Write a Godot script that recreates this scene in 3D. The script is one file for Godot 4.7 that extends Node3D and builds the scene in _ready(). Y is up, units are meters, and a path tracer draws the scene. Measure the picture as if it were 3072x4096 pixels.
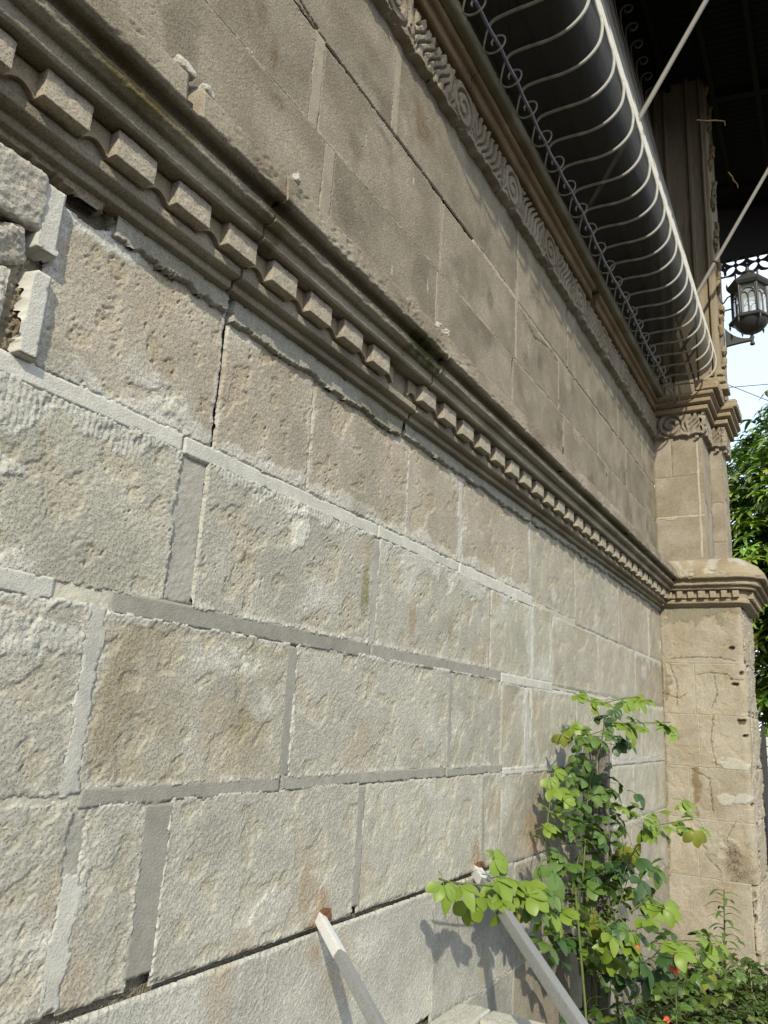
extends Node3D
# An old stone wall seen steeply along its face: blocks, dentil cornice, carved frieze, wrought iron window grille, stone pier, lantern, vine.
var M := {}
var used := {}
var n_big := FastNoiseLite.new()
var n_mid := FastNoiseLite.new()
var n_fine := FastNoiseLite.new()
var n_pit := FastNoiseLite.new()
var n_mask := FastNoiseLite.new()
var rng := RandomNumberGenerator.new()

# ---------------------------------------------------------------- naming and tagging
func numbered(called: String) -> String:
	var k: int = used.get(called, 0)
	used[called] = k + 1
	return called if k == 0 else "%s_%03d" % [called, k]

func tag(o: Node, label: String, category: String, group := "", kind := ""):
	o.set_meta("label", label)
	o.set_meta("category", category)
	if group: o.set_meta("group", group)
	if kind: o.set_meta("kind", kind)

func thing(called: String, label: String, category: String, at := Vector3.ZERO, group := "") -> Node3D:
	var o := Node3D.new()
	o.name = numbered(called)
	add_child(o)
	o.position = at
	tag(o, label, category, group)
	return o

func part(called: String, mesh: Mesh, mat: Material, parent: Node, at := Vector3.ZERO, turn := Vector3.ZERO) -> MeshInstance3D:
	var o := MeshInstance3D.new()
	o.name = called
	o.mesh = mesh
	o.material_override = mat
	o.position = at
	o.rotation = turn
	parent.add_child(o, true)
	return o

func alone(called: String, mesh: Mesh, mat: Material) -> MeshInstance3D:
	return part(numbered(called), mesh, mat, self)

# ---------------------------------------------------------------- mesh helpers
func finish(v: PackedVector3Array, idx: PackedInt32Array, col := PackedColorArray(), flat := false) -> ArrayMesh:
	var st := SurfaceTool.new()
	if flat:
		st.begin(Mesh.PRIMITIVE_TRIANGLES)
		st.set_smooth_group(-1)
		for i in idx:
			if col.size(): st.set_color(col[i])
			st.set_smooth_group(-1)
			st.add_vertex(v[i])
		st.generate_normals()
		return st.commit()
	var a := []
	a.resize(Mesh.ARRAY_MAX)
	a[Mesh.ARRAY_VERTEX] = v
	a[Mesh.ARRAY_INDEX] = idx
	if col.size(): a[Mesh.ARRAY_COLOR] = col
	# smooth normals, summed over the faces round each vertex
	var nn := PackedVector3Array()
	nn.resize(v.size())
	for t in range(0, idx.size(), 3):
		var p := v[idx[t]]
		var q := (v[idx[t + 2]] - p).cross(v[idx[t + 1]] - p)
		nn[idx[t]] += q
		nn[idx[t + 1]] += q
		nn[idx[t + 2]] += q
	for i in nn.size():
		nn[i] = nn[i].normalized() if nn[i].length_squared() > 1e-18 else Vector3.UP
	a[Mesh.ARRAY_NORMAL] = nn
	var m := ArrayMesh.new()
	m.add_surface_from_arrays(Mesh.PRIMITIVE_TRIANGLES, a)
	return m

func grid_index(nx: int, ny: int) -> PackedInt32Array:
	var idx := PackedInt32Array()
	for j in ny:
		for i in nx:
			var a := j * (nx + 1) + i
			var b := a + 1
			var c := a + nx + 2
			var d := a + nx + 1
			idx.append_array(PackedInt32Array([a, c, b, a, d, c]))
	return idx

# where a surface runs: 0 the wall, 1 the lower pier (front, rounded corner, side), 2 the upper pier front, 3 its jog, 4 its second front, 5 its side
const PX := 7.42
const R := 0.06
func frame(kind: int, s: float) -> Array:
	if kind == 0: return [Vector3(s, 0, 0), Vector3(0, 0, 1)]
	if kind == 1:
		var arc := R * PI / 2
		if s < 0.64: return [Vector3(PX, 0, s), Vector3(-1, 0, 0)]
		if s < 0.64 + arc:
			var a := (s - 0.64) / R
			return [Vector3(PX + R - cos(a) * R, 0, 0.64 + sin(a) * R), Vector3(-cos(a), 0, sin(a))]
		return [Vector3(PX + R + s - 0.64 - arc, 0, 0.64 + R), Vector3(0, 0, 1)]
	if kind == 2: return [Vector3(PX, 0, s), Vector3(-1, 0, 0)]
	if kind == 3: return [Vector3(s, 0, 0.44), Vector3(0, 0, 1)]
	if kind == 4: return [Vector3(7.88, 0, s), Vector3(-1, 0, 0)]
	return [Vector3(s, 0, 0.56), Vector3(0, 0, 1)]

# one stone (or strip of mortar): a sheet of fine relief whose edges sink into the joint
func stone_mesh(kind: int, s0: float, s1: float, y0: float, y1: float, res: float, o: Dictionary) -> ArrayMesh:
	var grow: float = o.get("grow", 0.0)
	s0 -= grow
	s1 += grow
	y0 -= grow
	y1 += grow
	var nx := maxi(3, int(ceil((s1 - s0) / res)))
	var ny := maxi(3, int(ceil((y1 - y0) / res)))
	var v := PackedVector3Array()
	var col := PackedColorArray()
	var c1: Color = o.col
	var c2: Color = o.get("col2", c1 * 0.82)
	var amp: float = o.get("amp", 0.006)
	var pit: float = o.get("pit", 0.5)
	var bev: float = o.get("bev", 0.005)
	var depth: float = o.get("depth", 0.007)
	var rnd: float = o.get("rnd", 0.018)
	var wob: float = o.get("wob", 0.006)
	var base: float = o.get("z", 0.0)
	var tilt: float = o.get("tilt", 0.0)
	var tone: float = o.get("tone", 0.0)
	var sm: Dictionary = o.get("sm", {})
	var smc: Color = o.get("smcol", Color(0.52, 0.51, 0.46))
	var comb: float = o.get("comb", 0.0)
	var chip: float = o.get("chip", 0.0)
	var off: float = o.get("off", 0.0)
	var spots: Array = o.get("spots", [])
	var tool: float = o.get("tool", 0.0)
	var ta: float = o.get("ta", 0.7)
	var ca := cos(ta)
	var sa := sin(ta)
	var spall: float = o.get("spall", 0.0)
	var eg: float = o.get("eg", 0.0)
	var fade: float = o.get("fade", 0.0)
	var cracks: Array = o.get("cracks", [])
	var fadec: Color = o.get("fadec", Color(0.50, 0.485, 0.425))
	for j in ny + 1:
		var y := lerpf(y0, y1, float(j) / ny)
		for i in nx + 1:
			var s := lerpf(s0, s1, float(i) / nx)
			var q := s + off
			var b := n_big.get_noise_2d(q, y)
			var m := n_mid.get_noise_2d(q, y)
			var f := n_fine.get_noise_2d(q, y)
			var k := n_mask.get_noise_2d(q, y)
			var w := wob * (1.3 * k + 0.8 * m + 0.55 * f)
			var dl := s - s0
			var dr := s1 - s
			var db := y - y0
			var dt := y1 - y
			var dx := minf(dl, dr) + w
			var dy := minf(db, dt) + w
			var d := minf(dx, dy)
			if dx < rnd and dy < rnd:
				d = rnd - Vector2(rnd - dx, rnd - dy).length()
			if chip > 0.0:
				d -= chip * maxf(0.0, k * 1.6 - 0.25) * smoothstep(0.12, 0.0, minf(minf(dl, dr), minf(db, dt)))
			var h := base + amp * (0.7 * b + 0.12 * m + 0.30 * f) + tilt * (s - s0)
			var c := c1.lerp(c2, clampf(0.45 + 1.1 * b, 0.0, 1.0)) * (1.0 + 0.12 * m + 0.10 * f + 0.10 * k + tone)
			var near := minf(minf(dl, dr), minf(db, dt))
			if tool > 0.0:
				var tn := n_mid.get_noise_2d((q * ca + y * sa) * 0.55, (y * ca - q * sa) * 2.4)
				h += tool * tn
				c *= 1.0 + 0.05 * tn
			if spall > 0.0:
				var sk := k + 0.28 * m + 0.12 * f + 0.5 * n_big.get_noise_2d(q * 1.7 + 3.0, y * 1.7)
				var sa2 := smoothstep(0.30 - spall * 0.25, 0.325 - spall * 0.25, sk)
				h -= 0.0032 * sa2
				c = c.lerp(c * Color(0.96, 0.93, 0.87), sa2)
			if eg > 0.0:
				var ew := eg * (0.55 + 1.5 * maxf(0.0, k + 0.25)) + 0.008 * m + 0.004 * f
				var ev := 1.0 - smoothstep(ew - 0.008, ew + 0.010, near)
				c = c.lerp(fadec * (1.0 + 0.08 * m + 0.1 * f), ev * (0.62 + 0.3 * f))
				h += 0.0012 * ev
			if fade > 0.0:
				var fw := fade * (0.6 + 1.2 * k) + 0.004 * m
				c = c.lerp(fadec * (1.0 + 0.1 * m), (1.0 - smoothstep(fw - 0.006, fw + 0.008, near)) * 0.75)
			if pit > 0.0:
				var p := smoothstep(-0.84, -0.98, n_pit.get_noise_2d(q + 0.012 * m, y + 0.012 * f)) * smoothstep(0.12, 0.45, k + 0.5 * m + pit * 0.28)
				h -= 0.008 * p * minf(pit, 1.2)
				c = c.lerp(Color(0.2, 0.13, 0.07), 0.4 * p * minf(pit, 1.2))
			var sv := 0.0
			for e in sm:
				var de := dt if e == "t" else (db if e == "b" else (dl if e == "l" else dr))
				var along := s if e == "t" or e == "b" else y
				var width: float = sm[e] * (0.85 + 0.9 * n_mask.get_noise_2d(along * 0.8 + 7.0, 3.0 + sm[e] * 40.0)) + 0.012 * m + 0.006 * f
				sv = maxf(sv, 1.0 - smoothstep(width - 0.012, width + 0.006, de))
			if sv > 0.0:
				h += sv * (0.0022 + 0.0016 * comb * sin(s * 430.0 + 2.5 * m + y * 12.0)) - 0.5 * amp * m * sv
				c = c.lerp(smc * (1.0 + 0.07 * m + 0.08 * f), sv * (0.80 + 0.2 * m))
			for t in spots:
				var sd := Vector2((s - t[0]) / t[2], (y - t[1]) / t[3]).length() + 0.55 * k + 0.3 * m
				var a := 1.0 - smoothstep(0.72 - t[5], 0.72 + t[5], sd)
				if t[5] > 0.25: a *= 0.35 + 0.65 * smoothstep(-0.25, 0.3, 0.7 * m + 0.7 * f)
				if a > 0.0:
					c = c.lerp(t[4] * (1.0 + 0.1 * m), a)
					h += t[6] * a
			for line in cracks:
				var at := Vector2(s + 0.012 * m + 0.004 * f, y + 0.012 * n_mid.get_noise_2d(q + 9.0, y))
				for g in line.size() - 1:
					var near_at := Geometry2D.get_closest_point_to_segment(at, line[g], line[g + 1])
					var cd := near_at.distance_to(at)
					if cd < 0.006:
						var cut := 1.0 - smoothstep(0.002, 0.006, cd)
						h -= 0.008 * cut
						c = c.lerp(c * 0.55, cut)
			if d < bev:
				h -= depth * (1.0 - smoothstep(0.0, bev, d))
			var fr := frame(kind, s)
			v.append(fr[0] + fr[1] * h + Vector3(0, y, 0))
			c.a = 1.0
			col.append(c)
	return finish(v, grid_index(nx, ny), col)

func stone(parent: Node, called: String, kind: int, s0: float, s1: float, y0: float, y1: float, res: float, o: Dictionary, mat := "stone") -> MeshInstance3D:
	return part(called, stone_mesh(kind, s0, s1, y0, y1, res, o), M[mat], parent)

# a moulding: a profile [out, height] run along a plan path of [point, outward direction]
func resample(pts: Array, step: float) -> Array:
	var out := []
	for i in pts.size() - 1:
		var a: Vector2 = pts[i]
		var b: Vector2 = pts[i + 1]
		var n := maxi(1, int(round(a.distance_to(b) / step)))
		for k in n: out.append(a.lerp(b, float(k) / n))
	out.append(pts[-1])
	return out

func sweep(path: Array, profile: Array, step: float, pstep: float, o: Dictionary) -> ArrayMesh:
	var pr := resample(profile, pstep)
	pr.reverse()
	var pp := []
	for i in path.size() - 1:
		var a: Vector2 = path[i][0]
		var b: Vector2 = path[i + 1][0]
		var n := maxi(1, int(round(a.distance_to(b) / step)))
		for k in n:
			pp.append([a.lerp(b, float(k) / n), (path[i][1] as Vector2).lerp(path[i + 1][1], float(k) / n)])
	pp.append(path[-1])
	var v := PackedVector3Array()
	var col := PackedColorArray()
	var c1: Color = o.col
	var c2: Color = o.get("col2", c1 * 0.75)
	var amp: float = o.get("amp", 0.004)
	var chips: float = o.get("chips", 0.0)
	var gaps: Array = o.get("gaps", [])
	var moss: Array = o.get("moss", [])
	for q in pr:
		var along := 0.0
		for i in pp.size():
			var at: Vector2 = pp[i][0]
			var dir: Vector2 = pp[i][1]
			if i > 0: along += at.distance_to(pp[i - 1][0])
			var t := at.x + at.y
			var y: float = q.y
			var m := n_mid.get_noise_3d(at.x + q.x, y, at.y)
			var f := n_fine.get_noise_3d(at.x + q.x, y, at.y)
			var b := n_big.get_noise_3d(at.x, y * 2.0, at.y + 9.0)
			var k := n_mask.get_noise_2d(t, y * 0.6)
			var out: float = q.x + amp * (m + 0.6 * f + 0.6 * b)
			if chips > 0.0 and q.x > 0.03:
				out -= chips * smoothstep(0.18, 0.42, 0.5 * k + 0.75 * m + 0.25 * f) * smoothstep(0.12, 0.20, q.x)
			for g in gaps:
				if t > g[0] and t < g[1] and y > g[2] and y < g[3]: out = minf(out, g[4] + 0.01 * m)
			v.append(Vector3(at.x + dir.x * out, y + amp * 0.6 * n_mid.get_noise_3d(at.x + 5.0, y, at.y), at.y + dir.y * out))
			var c := c1.lerp(c2, clampf(0.45 + 1.2 * b + 0.3 * m, 0.0, 1.0)) * (1.0 + 0.12 * m + 0.12 * f)
			for g in moss:
				var a := (1.0 - smoothstep(0.5, 1.0, Vector2((t - g[0]) / g[1], (y - g[2]) / g[3]).length() + 0.4 * k + 0.3 * m)) * 0.93
				c = c.lerp(g[4] * (1.0 + 0.3 * m), a)
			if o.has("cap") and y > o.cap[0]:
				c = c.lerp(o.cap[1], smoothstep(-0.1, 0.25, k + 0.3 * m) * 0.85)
			c.a = 1.0
			col.append(c)
	var nx := pp.size() - 1
	var ny := pr.size() - 1
	var idx := grid_index(nx, ny)
	for side in o.get("caps", []):
		var e: int = 0 if side == 0 else nx
		var at: Vector2 = pp[e][0]
		var dir: Vector2 = pp[e][1]
		var first := v.size()
		for j in ny + 1:
			v.append(v[j * (nx + 1) + e])
			v.append(Vector3(at.x - dir.x * 0.02, pr[j].y, at.y - dir.y * 0.02))
			col.append(c1)
			col.append(c1)
		for j in ny:
			var a := first + 2 * j
			if side == 0: idx.append_array(PackedInt32Array([a, a + 1, a + 2, a + 1, a + 3, a + 2]))
			else: idx.append_array(PackedInt32Array([a, a + 2, a + 1, a + 1, a + 2, a + 3]))
	return finish(v, idx, col)

# a worn box with rounded edges
func rough_box(size: Vector3, r: float, n: int, amp: float, seed_at: float, c1: Color, drop := 0.0) -> ArrayMesh:
	var v := PackedVector3Array()
	var col := PackedColorArray()
	var idx := PackedInt32Array()
	var half := size / 2
	var faces := [[Vector3(0, 0, 1), Vector3(1, 0, 0)], [Vector3(0, 0, -1), Vector3(-1, 0, 0)], [Vector3(1, 0, 0), Vector3(0, 0, -1)], [Vector3(-1, 0, 0), Vector3(0, 0, 1)], [Vector3(0, 1, 0), Vector3(1, 0, 0)], [Vector3(0, -1, 0), Vector3(1, 0, 0)]]
	for fc in faces:
		var nv: Vector3 = fc[0]
		var u: Vector3 = fc[1]
		var w: Vector3 = nv.cross(u)
		var first := v.size()
		for j in n + 1:
			for i in n + 1:
				var a := clampf((float(i) / n - 0.5) * 2.16, -1, 1)
				var b := clampf((float(j) / n - 0.5) * 2.16, -1, 1)
				var p := (nv + u * a + w * b) * half
				var inner := p.clamp(-half + Vector3.ONE * r, half - Vector3.ONE * r)
				var off := p - inner
				p = inner + (off.normalized() * r if off.length() > 1e-6 else Vector3.ZERO)
				var s := p + Vector3.ONE * seed_at
				var m := n_mid.get_noise_3dv(s)
				var f := n_fine.get_noise_3dv(s)
				v.append(p + p.normalized() * amp * (m * 1.2 + f * 0.7))
				var c := c1 * (1.0 + 0.16 * m + 0.14 * f)
				c.a = 1.0
				col.append(c)
		for t in grid_index(n, n): idx.append(first + t)
	return finish(v, idx, col)

func tube(pts: Array, r, sides := 6, closed_ends := true, tints := []) -> ArrayMesh:
	var v := PackedVector3Array()
	var idx := PackedInt32Array()
	var n := pts.size()
	var up := Vector3(0.31, 0.87, 0.38).normalized()
	var ref := Vector3.ZERO
	for i in n:
		var d: Vector3 = ((pts[mini(i + 1, n - 1)] as Vector3) - (pts[maxi(i - 1, 0)] as Vector3)).normalized()
		var a := up.cross(d) if i == 0 else ref - d * ref.dot(d)
		if a.length() < 0.01: a = Vector3.RIGHT.cross(d)
		a = a.normalized()
		ref = a
		var b := d.cross(a)
		var rr: float = r[i] if r is Array else r
		for k in sides:
			var t := TAU * k / sides
			v.append((pts[i] as Vector3) + (a * cos(t) + b * sin(t)) * rr)
	for i in n - 1:
		for k in sides:
			var p := i * sides + k
			var q := i * sides + (k + 1) % sides
			idx.append_array(PackedInt32Array([p, p + sides, q, q, p + sides, q + sides]))
	if closed_ends:
		for e in [0, n - 1]:
			var c := v.size()
			v.append(pts[e])
			for k in sides:
				var p: int = e * sides + k
				var q: int = e * sides + (k + 1) % sides
				idx.append_array(PackedInt32Array([c, p, q] if e == 0 else [c, q, p]))
	var col := PackedColorArray()
	if tints.size():
		for i in v.size(): col.append(tints[clampi(i / sides, 0, n - 1)])
	return finish(v, idx, col)

# a flat outline with thickness (outline counter-clockwise seen from +z, front at z = depth)
func extrude(poly: PackedVector2Array, depth: float) -> ArrayMesh:
	var tri := Geometry2D.triangulate_polygon(poly)
	var st := SurfaceTool.new()
	st.begin(Mesh.PRIMITIVE_TRIANGLES)
	st.set_smooth_group(-1)
	if Geometry2D.is_polygon_clockwise(poly):
		poly.reverse()
		tri = Geometry2D.triangulate_polygon(poly)
	for t in range(0, tri.size(), 3):
		var a := poly[tri[t]]
		var b := poly[tri[t + 1]]
		var c := poly[tri[t + 2]]
		if (b - a).cross(c - a) > 0:
			var x := b
			b = c
			c = x
		for p in [a, b, c]: st.add_vertex(Vector3(p.x, p.y, depth))
		for p in [a, c, b]: st.add_vertex(Vector3(p.x, p.y, 0))
	for i in poly.size():
		var a := poly[i]
		var b := poly[(i + 1) % poly.size()]
		for p in [Vector3(a.x, a.y, 0), Vector3(b.x, b.y, depth), Vector3(b.x, b.y, 0), Vector3(a.x, a.y, 0), Vector3(a.x, a.y, depth), Vector3(b.x, b.y, depth)]: st.add_vertex(p)
	st.generate_normals()
	return st.commit()

func lathe(profile: Array, sides: int, flat := false, turn := 0.0) -> ArrayMesh:
	var v := PackedVector3Array()
	for p in profile:
		for k in sides + 1:
			var t := TAU * k / sides + turn
			v.append(Vector3(cos(t) * p.x, p.y, -sin(t) * p.x))
	return finish(v, grid_index(sides, profile.size() - 1), PackedColorArray(), flat)

func box(size: Vector3) -> BoxMesh:
	var b := BoxMesh.new()
	b.size = size
	return b

func bar_between(called: String, a: Vector3, b: Vector3, w: float, mat: Material, parent: Node, roll := 0.0) -> MeshInstance3D:
	var o := part(called, rough_box(Vector3(w, w, a.distance_to(b)), w * 0.12, 8, 0.0, 0.0, Color.WHITE), mat, parent)
	o.transform = Transform3D(Basis.looking_at((b - a).normalized(), Vector3.UP) * Basis(Vector3.BACK, roll), (a + b) / 2)
	return o

# ---------------------------------------------------------------- materials
func noise(type: int, freq: float, oct: int, s: int) -> FastNoiseLite:
	var n := FastNoiseLite.new()
	n.noise_type = type
	n.frequency = freq
	n.fractal_octaves = oct
	n.fractal_type = FastNoiseLite.FRACTAL_FBM if oct > 1 else FastNoiseLite.FRACTAL_NONE
	n.seed = s
	return n

func mat(col: Color, rough := 0.9, opts := {}) -> StandardMaterial3D:
	var m := StandardMaterial3D.new()
	m.albedo_color = col.linear_to_srgb()
	m.roughness = rough
	m.metallic_specular = 0.3
	for k in opts: m.set(k, opts[k])
	return m

func make_materials():
	n_big = noise(FastNoiseLite.TYPE_SIMPLEX_SMOOTH, 2.3, 3, 11)
	n_mid = noise(FastNoiseLite.TYPE_SIMPLEX_SMOOTH, 22.0, 3, 23)
	n_fine = noise(FastNoiseLite.TYPE_SIMPLEX_SMOOTH, 75.0, 2, 37)
	n_mask = noise(FastNoiseLite.TYPE_SIMPLEX_SMOOTH, 6.5, 2, 41)
	n_pit = noise(FastNoiseLite.TYPE_CELLULAR, 38.0, 1, 53)
	n_pit.cellular_return_type = FastNoiseLite.RETURN_DISTANCE
	# relief and grain for what is finer than the meshes
	var g := noise(FastNoiseLite.TYPE_SIMPLEX_SMOOTH, 0.035, 5, 5)
	g.fractal_gain = 0.62
	var relief := g.get_seamless_image(512, 512)
	var gp := noise(FastNoiseLite.TYPE_CELLULAR, 0.05, 1, 7)
	gp.cellular_return_type = FastNoiseLite.RETURN_DISTANCE
	var pits := gp.get_seamless_image(512, 512)
	var grain := Image.create(512, 512, false, Image.FORMAT_RGB8)
	var relief2 := Image.create(512, 512, false, Image.FORMAT_RGB8)
	for y in 512:
		for x in 512:
			var a := relief.get_pixel(x, y).r
			var p := smoothstep(0.26, 0.06, pits.get_pixel(x, y).r)
			var l := clampf(0.93 + (a - 0.5) * 0.20, 0.6, 1.0) * (1.0 - 0.35 * p * smoothstep(0.42, 0.6, a))
			grain.set_pixel(x, y, Color(l, l, l))
			var h := clampf(a - 0.35 * p, 0.0, 1.0)
			relief2.set_pixel(x, y, Color(h, h, h))
	relief2.generate_mipmaps()
	grain.generate_mipmaps()
	var tr := ImageTexture.create_from_image(relief2)
	var tg := ImageTexture.create_from_image(grain)
	for e in [["stone", 0.15, 0.95, 4.3], ["mortar", 0.10, 0.9, 6.1], ["carving", 0.14, 0.95, 5.3]]:
		var m := StandardMaterial3D.new()
		m.vertex_color_use_as_albedo = true
		m.roughness = e[2]
		m.metallic_specular = 0.25
		if e[0] != "mortar": m.albedo_texture = tg
		m.heightmap_enabled = true
		m.heightmap_texture = tr
		m.heightmap_scale = e[1]
		m.uv1_triplanar = true
		m.uv1_world_triplanar = true
		m.uv1_scale = Vector3.ONE * e[3]
		M[e[0]] = m
	M.carving_drop = mat(Color(0.34, 0.28, 0.195), 0.95, {"albedo_texture": tg, "heightmap_enabled": true, "heightmap_texture": tr, "heightmap_scale": 0.15, "uv1_triplanar": true, "uv1_world_triplanar": true, "uv1_scale": Vector3.ONE * 5.0})
	M.dark_gap = mat(Color(0.20, 0.175, 0.135), 0.95, {"heightmap_enabled": true, "heightmap_texture": tr, "heightmap_scale": 0.8, "uv1_triplanar": true, "uv1_world_triplanar": true, "uv1_scale": Vector3.ONE * 3.0})
	M.concrete = mat(Color(0.36, 0.35, 0.31), 0.95, {"albedo_texture": tg, "heightmap_enabled": true, "heightmap_texture": tr, "heightmap_scale": 0.3, "uv1_triplanar": true, "uv1_world_triplanar": true, "uv1_scale": Vector3.ONE * 3.1})
	M.soil = mat(Color(0.045, 0.034, 0.022), 1.0, {"albedo_texture": tg, "heightmap_enabled": true, "heightmap_texture": tr, "heightmap_scale": 2.0, "uv1_triplanar": true, "uv1_world_triplanar": true, "uv1_scale": Vector3.ONE * 1.1})
	M.iron = mat(Color(0.56, 0.555, 0.525), 0.75, {"albedo_texture": tg, "heightmap_enabled": true, "heightmap_texture": tr, "heightmap_scale": 0.15, "uv1_triplanar": true, "uv1_world_triplanar": true, "uv1_scale": Vector3.ONE * 9.0})
	M.iron.vertex_color_use_as_albedo = true
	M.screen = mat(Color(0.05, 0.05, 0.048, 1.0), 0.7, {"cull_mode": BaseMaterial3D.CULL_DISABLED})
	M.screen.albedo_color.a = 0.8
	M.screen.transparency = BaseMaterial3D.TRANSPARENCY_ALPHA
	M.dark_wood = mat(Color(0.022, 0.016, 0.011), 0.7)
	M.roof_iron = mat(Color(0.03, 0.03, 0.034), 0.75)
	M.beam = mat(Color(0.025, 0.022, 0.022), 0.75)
	M.rope = mat(Color(0.13, 0.14, 0.19), 0.25, {"clearcoat_enabled": true})
	M.rod = mat(Color(0.24, 0.23, 0.21), 0.6)
	M.bronze = mat(Color(0.042, 0.042, 0.045), 0.5, {"metallic_specular": 0.5})
	M.glass = mat(Color(0.75, 0.82, 0.84), 0.05)
	M.glass.albedo_color.a = 0.22
	M.glass.transparency = BaseMaterial3D.TRANSPARENCY_ALPHA
	M.steel = mat(Color(0.44, 0.45, 0.455), 0.42, {"metallic": 0.5, "albedo_texture": tg, "uv1_triplanar": true, "uv1_world_triplanar": true, "uv1_scale": Vector3(7, 2, 7), "heightmap_enabled": true, "heightmap_texture": tr, "heightmap_scale": 0.03})
	M.white = mat(Color(0.75, 0.75, 0.74), 0.5, {"albedo_texture": tg, "uv1_triplanar": true, "uv1_world_triplanar": true, "uv1_scale": Vector3.ONE * 8.0, "heightmap_enabled": true, "heightmap_texture": tr, "heightmap_scale": 0.12})
	M.wire = mat(Color(0.05, 0.05, 0.055), 0.6)
	M.old_wood = mat(Color(0.25, 0.235, 0.215), 0.95, {"albedo_texture": tg, "heightmap_enabled": true, "heightmap_texture": tr, "heightmap_scale": 0.5, "uv1_triplanar": true, "uv1_scale": Vector3(9, 1.0, 9)})
	M.straw = mat(Color(0.5, 0.34, 0.14), 0.8)
	M.rust = mat(Color(0.20, 0.085, 0.035), 0.9)
	var leafy := func(c: Color, b: Color) -> StandardMaterial3D:
		return mat(c, 0.45, {"backlight_enabled": true, "backlight": b, "cull_mode": BaseMaterial3D.CULL_DISABLED, "metallic_specular": 0.45, "vertex_color_use_as_albedo": true})
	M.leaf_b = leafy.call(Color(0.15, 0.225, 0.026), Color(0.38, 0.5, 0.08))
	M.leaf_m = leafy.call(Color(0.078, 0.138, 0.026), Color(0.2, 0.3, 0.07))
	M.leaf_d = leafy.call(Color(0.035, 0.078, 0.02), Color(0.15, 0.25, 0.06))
	M.leaf_y = leafy.call(Color(0.17, 0.19, 0.03), Color(0.4, 0.4, 0.08))
	M.stem = mat(Color(0.12, 0.15, 0.05), 0.8)
	M.bark = mat(Color(0.09, 0.07, 0.05), 0.95)
	M.petal = leafy.call(Color(0.55, 0.1, 0.03), Color(0.5, 0.15, 0.05))
	M.tree_leaf = leafy.call(Color(0.15, 0.25, 0.035), Color(0.45, 0.6, 0.12))
	M.tree_leaf.vertex_color_use_as_albedo = true
	M.weed = leafy.call(Color(0.066, 0.108, 0.024), Color(0.15, 0.25, 0.05))
	M.weed.vertex_color_use_as_albedo = true

# ---------------------------------------------------------------- the wall
const TAN := Color(0.445, 0.404, 0.333)
const TAN2 := Color(0.37, 0.332, 0.265)
const MIX := Color(0.468, 0.436, 0.362)
const GREY := Color(0.492, 0.470, 0.392)
const GREY2 := Color(0.40, 0.384, 0.325)
const PALE := Color(0.60, 0.586, 0.525)
const CEM := Color(0.487, 0.476, 0.433)
const CEMD := Color(0.266, 0.256, 0.226)
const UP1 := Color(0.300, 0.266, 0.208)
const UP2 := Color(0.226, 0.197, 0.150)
const RUST := Color(0.33, 0.21, 0.12)

func fine(x: float) -> float:
	return 0.0045 if x < 1.9 else (0.006 if x < 3.2 else (0.010 if x < 4.8 else 0.016))

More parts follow.
